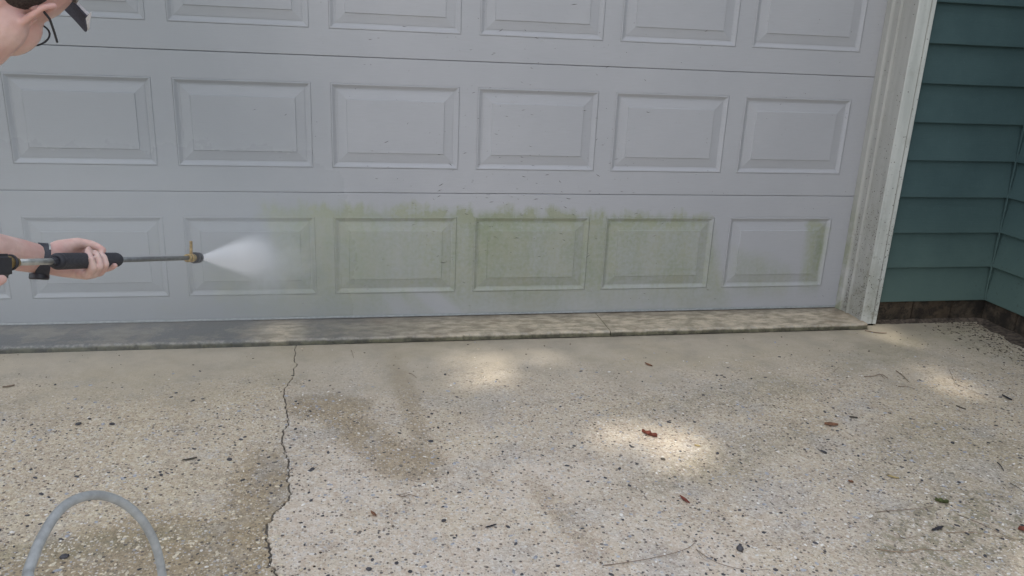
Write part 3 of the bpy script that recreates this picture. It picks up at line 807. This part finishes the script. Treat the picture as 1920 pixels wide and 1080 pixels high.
M_steel = simple('worn_steel', (.52, .53, .51), .35, metal=.7, var=.15, scale=60)
M_lance = simple('dull_grey_lance', (.20, .21, .215), .45, metal=.5, var=.2, scale=60)
M_brass = simple('worn_brass', (.40, .29, .13), .42, metal=.8, var=.4, scale=90)
M_shirt = simple('navy_shirt', (.05, .06, .085), .9, var=.15, scale=100)
M_jeans = simple('blue_jeans', (.07, .09, .14), .9, var=.25, scale=120)
M_shoe = simple('grey_work_shoe', (.09, .085, .08), .7, var=.2)
M_hose = simple('grey_rubber_hose', (.36, .375, .375), .5, var=.16, scale=45, bump=.0006)
M_strap = simple('black_watch_strap', (.03, .032, .045), .45, var=.2, scale=100)

person = empty('person', 'person in cap and glasses bending at the left edge, holding out a pressure lance', 'person', (-3.0662, -1.9500, -0.1903))
pbase = Vector(person.location)
def toP(parts): return [([Vector(v)-pbase for v in V], F) for V, F in parts]
# head frame
HC = Vector((-2.7598, -1.9414, 1.2072))
HF = Vector((0.0514, 0.8531, -0.5109)).normalized()
HU = Vector((0.7157, 0.3137, 0.6027)); HU = (HU-HF*HU.dot(HF)).normalized()
HR = HF.cross(HU).normalized()
def hp(r, f, u): return HC+HR*r+HF*f+HU*u
AXH = (HR, HF, HU)
body = []
body.append(ellipsoid(hp(0, -.008, .035), AXH, (.076, .096, .088)))          # skull
body.append(ellipsoid(hp(0, .022, -.035), AXH, (.060, .070, .080)))          # face
for s in (-1, 1):
    body += chain([hp(s*.056, -.002, -.040), hp(s*.053, .012, -.080), hp(s*.034, .060, -.098), hp(0, .080, -.102)], [.038, .037, .026, .021])  # jaw
    body.append(ellipsoid(hp(s*.046, .046, -.030), AXH, (.030, .028, .040)))  # cheek
    body.append(ellipsoid(hp(s*.026, .070, .022), AXH, (.017, .012, .010)))   # brow
    body.append(ellipsoid(hp(s*.031, .069, .003), AXH, (.014, .014, .012)))   # eyeball bulge
body += chain([hp(0, .080, .012), hp(0, .100, -.030)], [.009, .013])           # nose
for s in (-1, 1): body.append(ellipsoid(hp(s*.010, .093, -.033), AXH, (.008, .010, .007)))
body += chain([hp(-.020, .082, -.060), hp(0, .090, -.059), hp(.020, .082, -.060)], [.006, .008, .006])
body += chain([hp(-.018, .081, -.068), hp(0, .088, -.070), hp(.018, .081, -.068)], [.006, .008, .006])
NB = Vector((-2.8860, -2.0474, 1.0958))
body += chain([hp(0, -.030, -.02), hp(0, -.035, -.07), NB], [.064, .064, .070])
for s in (-1, 1):                                                             # ears
    e = lambda f, u, o=0.: hp(s*(.078+o), f, u)
    body += chain([e(-.002, -.030), e(-.012, -.022, .004), e(-.023, .000, .012), e(-.026, .018, .015), e(-.015, .031, .014), e(-.001, .030, .006), e(.004, .018)], [.0060, .0055, .0050, .0050, .0050, .0045, .0040], 10)
    body += chain([e(-.004, -.022), e(-.012, -.004, .004), e(-.012, .012, .006)], [.005, .006, .006], 10)
    body += chain([e(.004, -.012), e(.003, .002)], [.0045, .004], 10)
# torso, arms, legs
RS = Vector((-2.9951, -2.0480, 1.0244)); LS = Vector((-2.9937, -1.8291, 1.0078))
BR = Vector((.55, -.835, 0)).normalized()           # the person's right
BF = Vector((.835, .55, 0))                         # where the chest faces
PV = NB-BF*.44+Vector((0, 0, -.26))
sp = [PV, PV+(NB-PV)*.35+Vector((0, 0, .03)), PV+(NB-PV)*.72+Vector((0, 0, .03)), NB-Vector((0, 0, .03))]
for s in (-1, 1):
    body += chain([sp[0]+BR*s*.075, sp[1]+BR*s*.065, sp[2]+BR*s*.085, (RS if s > 0 else LS)*.55+NB*.45-Vector((0, 0, .05))], [.10, .095, .105, .055])
RE = Vector((-3.1208, -1.9070, 0.7827)); RW = Vector((-2.9613, -1.8069, 0.7119))
LE = Vector((-3.0317, -1.6576, 0.7499)); LW = Vector((-2.9332, -1.4246, 0.6548))
body += chain([RS, RE], [.052, .042]) + chain([RE, RE.lerp(RW, .35), RW], [.040, .041, .028])
body += chain([LS, LE], [.052, .043])
body += chain([LE, LE.lerp(LW, .3), LE.lerp(LW, .72), LW], [.040, .041, .034, .0268])
body += chain([LE.lerp(LW, .75)+Vector((0, 0, -.004)), Vector((-2.9419, -1.4164, 0.6416))], [.032, .0255])
legs = []
for s, fw, kb in ((1, -.16, .10), (-1, .14, .14)):
    hip = PV+BR*s*.09; foot = Vector((PV.x, PV.y, GZ+.075))+BR*s*.13+BF*(fw+.05)
    knee = hip.lerp(foot, .5)+BF*kb
    legs.append((hip, knee, foot))
    body += chain([hip, knee, foot], [.082, .055, .038])
    body += chain([foot+Vector((0, 0, -.03)), foot+BF*.15+Vector((0, 0, -.045))], [.036, .022])
# left hand: palm upwards under the grip, fingers curled up over the near side
AX0 = Vector((-2.8666, -1.5522, 0.6825)); AX1 = Vector((-2.8220, -1.2824, 0.6187)); HIT = Vector((-2.6188, 0.0000, 0.2688))
AXD = (HIT-AX0).normalized()
def fing(P, R): return chain(P, R, 10)
body += chain([LW, Vector((-2.9170, -1.3776, 0.6617)), Vector((-2.8938, -1.3392, 0.6629))], [.0245, .0225, .0170])       # thumb side of palm
body += chain([Vector((-2.9396, -1.4172, 0.6405)), Vector((-2.9105, -1.3916, 0.6218)), Vector((-2.8803, -1.3608, 0.6035))], [.0225, .0205, .0175])
body += chain([Vector((-2.9428, -1.3993, 0.6442)), Vector((-2.9150, -1.3657, 0.6333)), Vector((-2.8846, -1.3287, 0.6176))], [.0225, .0225, .0185])
body += chain([Vector((-2.9208, -1.3495, 0.6467)), Vector((-2.8907, -1.3291, 0.6462)), Vector((-2.8713, -1.3210, 0.6335))], [.014, .0145, .012])
body += chain([Vector((-2.8932, -1.3723, 0.6096)), Vector((-2.8563, -1.3439, 0.6048))], [.0165, .0130])
# thumb: over the top of the grip, tip forward
body += fing([(-2.9068, -1.3724, 0.6678), (-2.8850, -1.3545, 0.6706), (-2.8607, -1.3500, 0.6668), (-2.8451, -1.3548, 0.6616), (-2.8319, -1.3596, 0.6551)], [.0150, .0135, .0105, .0098, .0080])
# little, ring, middle, index
body += fing([(-2.8796, -1.3820, 0.6047), (-2.8468, -1.4325, 0.6180), (-2.8296, -1.4507, 0.6391), (-2.8323, -1.4494, 0.6583), (-2.8428, -1.4283, 0.6673), (-2.8464, -1.4103, 0.6712)], [.0110, .0098, .0088, .0082, .0074, .0066])
body += fing([(-2.8743, -1.3642, 0.5967), (-2.8404, -1.4138, 0.6136), (-2.8220, -1.4314, 0.6372), (-2.8252, -1.4254, 0.6541), (-2.8345, -1.4053, 0.6611)], [.0112, .0102, .0094, .0085, .0072])
body += fing([(-2.8687, -1.3450, 0.5935), (-2.8356, -1.3840, 0.6098), (-2.8193, -1.3985, 0.6316), (-2.8232, -1.3910, 0.6459), (-2.8337, -1.3717, 0.6495)], [.0112, .0102, .0094, .0085, .0070])
body += fing([(-2.8701, -1.3221, 0.5973), (-2.8422, -1.3364, 0.6037), (-2.8256, -1.3404, 0.6086), (-2.8139, -1.3474, 0.6144)], [.0112, .0100, .0090, .0070])
# right hand closed round the trigger handle, thumb along its side
body += chain([RW, (-2.9419, -1.7821, 0.7182), (-2.9332, -1.7674, 0.7197)], [.028, .026, .020])
body += chain([RW, (-2.9542, -1.7855, 0.6998), (-2.9414, -1.7776, 0.6991)], [.026, .026, .020])
body += fing([(-2.9170, -1.7994, 0.7134), (-2.8946, -1.8088, 0.7150), (-2.8785, -1.8062, 0.7168), (-2.8727, -1.7964, 0.7177)], [.0150, .0125, .0108, .0092])
for k in range(4):
    o = Vector((0, 0, -.019*k))
    body += fing([Vector((-2.9459, -1.7610, 0.7149))+o, Vector((-2.9444, -1.7165, 0.7047))+o, Vector((-2.9642, -1.6834, 0.6951))+o, Vector((-2.9796, -1.6860, 0.6940))+o], [.0100, .0092, .0086, .0076])
bodyo = organic('body', toP(body), .0030, 5, M_skin, person)

# clothes
top = []
for s in (-1, 1):
    top += chain([sp[0]+BR*s*.078, sp[1]+BR*s*.07, sp[2]+BR*s*.09, (RS if s > 0 else LS)*.6+NB*.4-Vector((0, 0, .05))], [.118, .115, .122, .068])
top += chain([sp[0], sp[1], sp[2], NB-Vector((0, 0, .05))], [.135, .135, .145, .085])
top += chain([RS, RS.lerp(RE, .6)], [.070, .062]) + chain([LS, LS.lerp(LE, .6)], [.070, .062])
organic('shirt', toP(top), .009, 6, M_shirt, person)
tr = []
for (h_, k_, f_) in legs: tr += chain([h_, k_, f_+Vector((0, 0, .03))], [.105, .075, .060])
tr += chain([PV+BR*.06, PV-BR*.06], [.122, .122])
organic('trousers', toP(tr), .009, 6, M_jeans, person)
for (h_, k_, f_) in legs:
    organic('shoe', toP(chain([f_+Vector((0, 0, -.02)), f_+BF*.10+Vector((0, 0, -.036)), f_+BF*.19+Vector((0, 0, -.040))], [.050, .042, .034])), .006, 3, M_shoe, person)
# hair, cap, glasses
organic('hair', toP([ellipsoid(hp(0, -.024, .030), AXH, (.0775, .086, .078))]), .005, 2, M_hair, person)
V, F = ellipsoid(Vector((0, 0, 0)), (Vector((1, 0, 0)), Vector((0, 1, 0)), Vector((0, 0, 1))), (.084, .103, .094), 32)
bm = bmesh.new()
vv = [bm.verts.new(v) for v in V]
for f in F: bm.faces.new([vv[i] for i in f])
bmesh.ops.bisect_plane(bm, geom=bm.verts[:]+bm.edges[:]+bm.faces[:], plane_co=(0, 0, .036), plane_no=(0, 0, 1), clear_inner=True)
bmesh.ops.solidify(bm, geom=bm.faces[:], thickness=.002)
for v in bm.verts: c = v.co.copy(); v.co = hp(c.x, c.y-.006, c.z+.030)-pbase
cap = frombm('cap', bm, M_cap, person, smooth=True)
def brim(z_off, th, mat, name, par):
    V = []; F = []; nu, nv = 40, 10
    for i in range(nu+1):
        a = math.pi*(i/nu)
        for j in range(nv+1):
            q = j/nv
            bx = .078*math.cos(a); by = .062+.030*math.sin(a)
            tx_ = .078*math.cos(a); ty = .066+.070*max(math.sin(a), 0)**.8
            x = bx+(tx_-bx)*q; y = by+(ty-by)*q
            z = .078-.30*(y-.06)-3.0*x*x*(.6+.4*q)
            V.append(hp(x, y, z+z_off)-pbase)
    m = nv+1
    for i in range(nu):
        for j in range(nv): a = i*m+j; F.append((a, a+1, a+m+1, a+m))
    k = len(V); V += [v+HU*th for v in V]; F += [tuple(q+k for q in f)[::-1] for f in F]
    bd = [(i*m+nv, (i+1)*m+nv) for i in range(nu)]+[(i*m, (i+1)*m) for i in range(nu)]+[(j, j+1) for j in range(nv)]+[(nu*m+j, nu*m+j+1) for j in range(nv)]
    for a, b in bd: F.append((a, b, b+k, a+k))
    return mesh(name, V, F, mat, par, smooth=False)
brim(.0, .0022, M_brimu, 'brim_lining', cap); brim(.0024, .0040, M_brimt, 'brim', cap)
gl = mesh('glasses', *tube_data([hp(.083, -.010, .016)-pbase, hp(.086, .010, .016)-pbase, hp(.079, .050, .010)-pbase, hp(.071, .080, .006)-pbase], .0018, 8), M_black, person, smooth=True)
tube('temple_arm', [hp(-.083, -.010, .016)-pbase, hp(-.086, .010, .016)-pbase, hp(-.079, .050, .010)-pbase, hp(-.071, .080, .006)-pbase], .0018, M_black, gl, 8)
M_lens = bpy.data.materials.new('clear_lens'); M_lens.use_nodes = True
_b = M_lens.node_tree.nodes.get('Principled BSDF')
_b.inputs['Transmission Weight'].default_value = 1.; _b.inputs['Base Color'].default_value = (1, 1, 1, 1); _b.inputs['IOR'].default_value = 1.02; _b.inputs['Roughness'].default_value = 0.
for s in (-1, 1):
    ring = [hp(s*.040+.027*math.cos(a), .088-.018*abs(math.cos(a)*.5+s*.5)**2*s*s, -.008+.018*math.sin(a))-pbase for a in [2*math.pi*i/20 for i in range(21)]]
    tube('rim', ring, .0015, M_black, gl, 6)
    V = [ring[i] for i in range(20)]; mesh('lens', V+[v+HF*.0012 for v in V], [tuple(range(20)), tuple(range(39, 19, -1))]+[(i, (i+1) % 20, 20+(i+1) % 20, 20+i) for i in range(20)], M_lens, gl)
tube('bridge', [hp(-.010, .090, -.002)-pbase, hp(0, .104, 0)-pbase, hp(.010, .090, -.002)-pbase], .0015, M_black, gl, 6)

# wrist watch: strap, keeper, buckle, case on the underside
FD = ((LW-LE).normalized()+CAM_R*1.2).normalized()
up = (CAM_U-FD*CAM_U.dot(FD)).normalized(); side = FD.cross(up).normalized()
wc = Vector((-2.9352, -1.4351, 0.6541))
def band(name, r1, r2, hw, th, a0, a1, mat, parent, off=0., n=40):
    V = []; F = []; pr = [(-hw, 0), (-hw, th), (-hw*.6, th*1.35), (hw*.6, th*1.35), (hw, th), (hw, 0)]
    for i in range(n+1):
        a = a0+(a1-a0)*i/n
        d = up*math.sin(a)*r1+side*math.cos(a)*r2; dn = d.normalized()
        for (w_, h_) in pr: V.append(wc+d+dn*h_+FD*(w_+off)-pbase)
    m = len(pr)
    for i in range(n):
        for j in range(m): a = i*m+j; b = i*m+(j+1) % m; F.append((a, b, b+m, a+m))
    if abs(a1-a0) < 6.2: F.append(tuple(range(m))); F.append(tuple(n*m+j for j in range(m))[::-1])
    return mesh(name, V, F, mat, parent, smooth=False)
watch = band('wrist_watch', .0335, .0345, .0135, .0028, 0, 2*math.pi, M_strap, person)
nearang = math.atan2(0, 1) if side.dot(CAM_F) < 0 else math.pi
sg = 1 if side.dot(CAM_F) < 0 else -1
band('keeper_loop', .0350, .0362, .0022, .0022, math.pi/2-sg*1.0, math.pi/2-sg*.2, M_steel, watch, -.0125, 14)
band('buckle', .0350, .0362, .0018, .0024, math.pi/2-sg*.95, math.pi/2-sg*.1, M_steel, watch, .0115, 14)
cc = wc-up*.0345+FD*-.004
cd = -up; cx_ = FD; cy_ = side
V = []; F = []
for h_, r_ in ((-.004, .0175), (-.003, .0195), (.006, .0200), (.009, .0185), (.0095, .0150)):
    for j in range(28):
        a = 2*math.pi*j/28; V.append(cc+cd*h_+cx_*(r_*math.cos(a))+cy_*(r_*math.sin(a))-pbase)
for i in range(4):
    for j in range(28): a = i*28+j; b = i*28+(j+1) % 28; F.append((a, b, b+28, a+28))
F.append(tuple(range(28))[::-1]); F.append(tuple(4*28+j for j in range(28)))
mesh('watch_case', V, F, M_black, watch, smooth=False)
for k in range(3):
    a = math.pi/2-sg*(.42+.34*k)
    d = up*math.sin(a)*.0325+side*math.cos(a)*.0335; dn = d.normalized()
    q = wc+d+dn*.0030-pbase
    tube('strap_hole', [q, q+dn*.0012], .0018, M_dark, watch, 8)

# ------------------------------------------------------------------ pressure-washer gun and lance
gun = empty('pressure_washer_lance', 'black-gripped pressure washer lance with brass nozzle held out towards the door', 'pressure washer', tuple(AX0))
gb = Vector(gun.location)
AU = AXD.orthogonal().normalized()
AU = (CAM_U-AXD*CAM_U.dot(AXD)).normalized(); AS = AXD.cross(AU).normalized()
def ax(s, a=0., r=0.): return AX0+AXD*s+(AU*math.cos(a)+AS*math.sin(a))*r-gb
def lathe(name, prof, mat, parent, seg=24, smooth=True):
    V = []; F = []
    for s, r in prof:
        for j in range(seg): V.append(ax(s, 2*math.pi*j/seg, r))
    n = len(prof)
    for i in range(n-1):
        for j in range(seg): a = i*seg+j; b = i*seg+(j+1) % seg; F.append((a, b, b+seg, a+seg))
    F.append(tuple(range(seg))[::-1]); F.append(tuple((n-1)*seg+j for j in range(seg)))
    return mesh(name, V, F, mat, parent, smooth=smooth)
def s_at(p): return (Vector(p)-AX0).dot(AXD)
sB = s_at(AX1)
GR = .0168
prof = [(-.004, .006), (-.004, .0125), (0, .0160), (.006, GR+.0008)]
q = .012
while q < sB-.016:
    prof += [(q, GR+.0008), (q+.0025, GR+.0008), (q+.0032, GR-.0006), (q+.0046, GR-.0006)]; q += .0054
prof += [(sB-.012, GR+.0008), (sB-.004, GR-.001), (sB+.002, .0130), (sB+.004, .008)]
lathe('grip', prof, M_rubber, gun, 28, smooth=False)
sN = .519*(HIT-AX0).length
lathe('lance_tube', [(sB-.01, .0066), (sN-.10, .0066)], M_lance, gun, 16)
sG = -.115*(HIT-AX0).length
lathe('supply_tube', [(sG+.03, .0066), (-.001, .0066)], M_steel, gun, 16)
lathe('tube_nut', [(-.020, .0068), (-.018, .0095), (-.004, .0098), (-.003, .007)], M_rubber, gun, 6, smooth=False)
lathe('brass_fitting', [(sG+.006, .0105), (sG+.007, .0125), (sG+.022, .0125), (sG+.023, .0095), (sG+.045, .0095), (sG+.047, .0065)], M_brass, gun, 20)
lathe('seal_ring', [(sG+.024, .0095), (sG+.0245, .0155), (sG+.0275, .0155), (sG+.028, .0095)], M_black, gun, 20)
lathe('end_fitting', [(sN-.105, .0095), (sN-.103, .0125), (sN-.092, .0125), (sN-.090, .0095), (sN-.082, .0095), (sN-.081, .0130), (sN-.062, .0130), (sN-.060, .0105), (sN-.045, .0105)], M_brass, gun, 20, smooth=False)
lathe('nozzle_tip', [(sN-.050, .0150), (sN-.047, .0172), (sN-.036, .0172), (sN-.034, .0155), (sN-.030, .0155), (sN-.028, .0172), (sN-.010, .0165), (sN-.004, .013), (sN, .0075)], M_black, gun, 24, smooth=False)
pr = []
st0 = AX0+AXD*(sN-.072)+AU*.012
V, F = [], []
rows = []
for k in range(16): rows.append((k*.0024, .0052 if k % 2 else .0038))
rows += [(.0380, .0052), (.0392, .0030)]
for h_, r_ in rows:
    for j in range(12): a = 2*math.pi*j/12; V.append(st0+AU*h_+AXD*(r_*math.cos(a))+AS*(r_*math.sin(a))-gb)
for i in range(len(rows)-1):
    for j in range(12): a = i*12+j; b = i*12+(j+1) % 12; F.append((a, b, b+12, a+12))
F.append(tuple(range(12))[::-1]); F.append(tuple((len(rows)-1)*12+j for j in range(12)))
mesh('barbed_inlet', V, F, M_brass, gun, smooth=False)
# trigger body: a rounded block with a handle that slants down and back
def gpt(s, u, w): return AX0+AXD*s+AU*u+AS*w-gb
def rbox(name, s0, s1, u0, u1, hw, mat, bev, shear=0.):
    bm = bmesh.new(); bmesh.ops.create_cube(bm, size=1.)
    for v in bm.verts: v.co = Vector((s0+(v.co.x+.5)*(s1-s0), u0+(v.co.y+.5)*(u1-u0), v.co.z*2*hw))
    for v in bm.verts: v.co.x += shear*(v.co.y-u1)
    bmesh.ops.bevel(bm, geom=list(bm.edges), offset=bev, segments=3, affect='EDGES')
    for v in bm.verts: v.co = gpt(*v.co)
    bmesh.ops.recalc_face_normals(bm, faces=bm.faces)
    return frombm(name, bm, mat, gun, smooth=False)
rbox('trigger_housing', sG-.20, sG+.008, -.028, .0165, .0175, M_black, .007)
rbox('handle', sG-.155, sG-.105, -.135, -.020, .016, M_black, .008, .35)
tube('trigger', [gpt(sG-.070, -.022, 0), gpt(sG-.075, -.05, 0), gpt(sG-.090, -.085, 0)], .006, M_black, gun, 8)
tube('trigger_guard', [gpt(sG-.04, -.02, 0), gpt(sG-.045, -.08, 0), gpt(sG-.08, -.12, 0), gpt(sG-.15, -.13, 0)], .005, M_black, gun, 8)

# ------------------------------------------------------------------ hose
hs = gpt(sG-.155, -.14, 0)+gb
hc = [tuple(hs), tuple(hs+Vector((-.05, -.05, -.12))), (-3.2175, -1.8637, 0.1519), (-3.2714, -1.9476, -0.1458), (-3.1250, -2.1575, -0.2079), (-2.9013, -2.3201, 0.0285)]
hc = [Vector(h) for h in hc]
hc[3].z = max(hc[3].z, GZ+.012); hc[4].z = max(hc[4].z, GZ+.06)
hose_pts = [*hc,
            Vector((-2.7549, -2.2009, 0.3285)), Vector((-2.7518, -2.1474, 0.3639)), Vector((-2.7500, -2.0885, 0.3823)), Vector((-2.7414, -2.0335, 0.3926)), Vector((-2.7275, -1.9855, 0.3845)), Vector((-2.7060, -1.9435, 0.3621)),
            Vector((-2.6819, -1.9079, 0.3215)), Vector((-2.6606, -1.8857, 0.2704)), Vector((-2.6453, -1.8755, 0.2118)), Vector((-2.6380, -1.8757, 0.1487)), Vector((-2.6382, -1.8828, 0.0927)), Vector((-2.6456, -1.9066, 0.0131)), Vector((-2.6522, -1.9697, -0.0548))]
last = hose_pts[-1]
hose_pts += [Vector((last.x-.02, last.y-.10, GZ+.012)), Vector((last.x+.1, last.y-.5, GZ+.0085)), Vector((last.x+.5, last.y-1.2, GZ+.0085)), Vector((last.x+.3, last.y-2.4, GZ+.0085))]
tube('hose', spline(hose_pts, 14), .0081, M_hose, None, 16, label='grey pressure hose rising in an arch above the driveway at lower left', cat='hose')

# ------------------------------------------------------------------ water spray
def spray_obj():
    L = (HIT-AX0).length-sN+.01
    nz = AX0+AXD*sN
    e = bpy.data.objects.new('water_spray', None)
    V = []; F = []; seg = 24; n = 10
    for i in range(n+1):
        x = L*i/n; r = .006+.20*x
        for j in range(seg): a = 2*math.pi*j/seg; V.append((x, r*math.cos(a), r*math.sin(a)))
    for i in range(n):
        for j in range(seg): a = i*seg+j; b = i*seg+(j+1) % seg; F.append((a, b, b+seg, a+seg))
    F.append(tuple(range(seg))[::-1]); F.append(tuple(n*seg+j for j in range(seg)))
    m = bpy.data.materials.new('spray_droplets'); m.use_nodes = True; t = T('spray_mist_volume'); 
    bpy.data.materials.remove(m)
    tc = t.t.nodes.new('ShaderNodeTexCoord'); spx = t.t.nodes.new('ShaderNodeSeparateXYZ'); t.t.links.new(tc.outputs['Object'], spx.inputs[0])
    x, y, z = (S(t, spx.outputs[i]) for i in range(3))
    rr_ = (y*y+z*z).sqrt()/(x*.135+.005)
    nn = t.noise(1., 4, .65, t.vec(4, 26, 26, src=tc.outputs['Object']))
    rad_ = (rr_+(nn-.5)*.28).ss(1.1, .35)
    den = rad_*(x*14+.16).pow(-1.0)*120.*x.ss(L*1.0, L*.66)
    pv = t.t.nodes.new('ShaderNodeVolumePrincipled'); pv.inputs['Color'].default_value = (.97, .98, 1., 1)
    pv.inputs['Anisotropy'].default_value = .1
    t.t.links.new(den.sock, pv.inputs['Density']); t.t.links.new(pv.outputs[0], t.out.inputs['Volume'])
    t.m.cycles.volume_step_rate = .15
    o = mesh('water_spray', V, F, t.m, None, kind='stuff', label='white fan of water mist shooting from the nozzle to the door', cat='spray')
    R = Matrix((AXD, AU, AS)).transposed().to_4x4()
    o.matrix_world = Matrix.Translation(nz)@R
    return o
spray_obj()
def splash_obj():
    t = T('splash_mist_volume')
    tc = t.t.nodes.new('ShaderNodeTexCoord'); spx = t.t.nodes.new('ShaderNodeSeparateXYZ'); t.t.links.new(tc.outputs['Object'], spx.inputs[0])
    x, y, z = (S(t, spx.outputs[i]) for i in range(3))
    d = (x*x+y*y+z*z).sqrt()+(t.noise(14, 4, .6)-.5)*.9
    den = d.ss(.95, .0)*7.
    pv = t.t.nodes.new('ShaderNodeVolumePrincipled'); pv.inputs['Color'].default_value = (.95, .98, 1., 1)
    t.t.links.new(den.sock, pv.inputs['Density']); t.t.links.new(pv.outputs[0], t.out.inputs['Volume'])
    t.m.cycles.volume_step_rate = .3
    bm = bmesh.new(); bmesh.ops.create_icosphere(bm, subdivisions=3, radius=1.)
    o = frombm('splash_mist', bm, t.m, None, smooth=True, kind='stuff', label='soft puff of spray bouncing off the door where the jet hits', cat='mist')
    o.location = (HIT.x+.03, -.092, HIT.z-.02); o.scale = (.22, .088, .17)
splash_obj()
def mist_obj():
    t = T('drifting_mist_volume')
    tc = t.t.nodes.new('ShaderNodeTexCoord'); spx = t.t.nodes.new('ShaderNodeSeparateXYZ'); t.t.links.new(tc.outputs['Object'], spx.inputs[0])
    x, y, z = (S(t, spx.outputs[i]) for i in range(3))
    d = (x*x+y*y+z*z).sqrt()
    den = d.ss(1., .1)*.42*(t.noise(2.5, 3, .6)+.5)
    pv = t.t.nodes.new('ShaderNodeVolumePrincipled'); pv.inputs['Color'].default_value = (.93, .97, 1., 1)
    t.t.links.new(den.sock, pv.inputs['Density']); t.t.links.new(pv.outputs[0], t.out.inputs['Volume'])
    bm = bmesh.new(); bmesh.ops.create_icosphere(bm, subdivisions=3, radius=1.)
    o = frombm('drifting_mist', bm, t.m, None, smooth=True, kind='stuff', label='thin bluish mist hanging around the jet at the left of the door', cat='mist')
    o.location = (-3.0, -.66, .48); o.scale = (1.35, .62, .50)
mist_obj()

# ------------------------------------------------------------------ trees behind the viewer: their crowns throw the dappled shade
M_leaf = leaf_mat('tree_leaf', (.055, .085, .028), .45); M_trunk = simple('tree_bark', (.09, .07, .055), .95, var=.4, scale=12, bump=.02)
PATCH = [(-1.80, -.53, .14, .975), (-1.44, -1.10, .09, .97), (-1.29, -1.20, .11, 1.), (.03, -.78, .14, .93), (.05, -.30, .12, .96), (-1.55, -.43, .08, .85), (-.95, -.62, .06, .7), (-2.62, -.10, .08, .9), (-1.15, -.90, .05, .4),
         (-1.45, -1.62, .07, .3), (-.35, -.98, .06, .3), (-1.6, -.36, .05, .3), (.4, -.60, .06, .5), (-.6, -1.98, .16, .8), (-.25, -.42, .05, .4), (.09, -.19, .03, .9)]
def in_gap(p, rng):
    t_ = (p[2]-GZ)/SUN_DIR.z
    gx, gy = p[0]-SUN_DIR.x*t_, p[1]-SUN_DIR.y*t_
    for (cx, cy, r, pr) in PATCH:
        dx, dy = gx-cx, (gy-cy)*SUN_DIR.z
        d2 = dx*dx+dy*dy
        if d2 < (r+.045)**2: return rng.random() < pr if d2 > (r*.6)**2 else rng.random() < .5+pr*.5
    return False
def tree(label, base, top_, crown, nleaf, seed, rr):
    rng = np.random.default_rng(seed); random.seed(seed)
    t = empty('shade_tree', label, 'tree', base); b = Vector(base)
    trunk = spline([b, b+Vector((.1, .1, 1.6)), Vector(top_)*.6+b*.4+Vector((.1, -.1, .2)), Vector(top_)], 6)
    parts = [tube_data(trunk, [.20*(1-.6*i/len(trunk)) for i in range(len(trunk))], 12)]
    for k in range(14):
        st = trunk[int(len(trunk)*(.45+.5*random.random()))]
        c = crown[k % len(crown)]
        a = random.uniform(0, 6.28)
        en = Vector(c[0])+Vector((math.cos(a)*c[1][0]*.7, math.sin(a)*c[1][1]*.7, random.uniform(-.3, .3)*c[1][2]))
        mid = st.lerp(en, .5)+Vector((0, 0, -.15))
        q = spline([st, mid, en], 6); parts.append(tube_data(q, [.06*(1-.85*i/len(q)) for i in range(len(q))], 7))
    V, F = merge(parts); mesh('trunk', [Vector(v)-b for v in V], F, M_trunk, t, smooth=True)
    Vs = []; Fs = []; c0 = 0
    for (c, r) in crown:
        n = int(nleaf/len(crown))
        while n > 0:
            d = rng.normal(size=3); d /= np.linalg.norm(d); p = np.array(c)+d*np.array(r)*rng.random()**.45
            cl = rng.integers(5, 11)
            for _ in range(cl):
                q = p+rng.normal(size=3)*.10; n -= 1
                if in_gap(q, rng): continue
                u = rng.normal(size=3); u[2] *= .35; u /= np.linalg.norm(u); w = rng.normal(size=3); w[2] *= .35; w -= u*(u@w); w /= np.linalg.norm(w)
                L = rr*rng.uniform(.7, 1.3); wd = L*.33
                Vs += [q-u*L*.5, q-u*L*.1+w*wd, q+u*L*.5, q-u*L*.1-w*wd]; Fs.append((c0, c0+1, c0+2, c0+3)); c0 += 4
    mesh('crown', np.array(Vs)-np.array(base), Fs, M_leaf, t, kind='stuff')
SX, SY = SUN_DIR.x/SUN_DIR.z, SUN_DIR.y/SUN_DIR.z
def over(x, y, h): return (x+SX*h, y+SY*h, h)
tree('tall leafy tree standing behind the viewer, its crown shading the driveway', (-7.2, -9.4, -.16), (-5.2, -7.6, 8.6),
     [(over(-3.3, -1.3, 9.2), (1.7, 1.5, .8)), (over(-1.7, -.7, 9.6), (1.6, 1.3, .8)), (over(-1.7, -2.4, 9.0), (1.8, 1.5, .8)), (over(-3.0, .5, 9.4), (1.7, 1.1, .8))], 24500, 5, .17)
tree('second leafy tree behind the viewer to the right', (2.2, -9.8, -.16), (.3, -7.8, 8.8),
     [(over(.1, -.7, 9.4), (1.5, 1.4, .8)), (over(.0, -2.3, 9.0), (1.6, 1.3, .8)), (over(-.3, .6, 9.5), (1.9, 1.1, .8))], 19000, 6, .17)
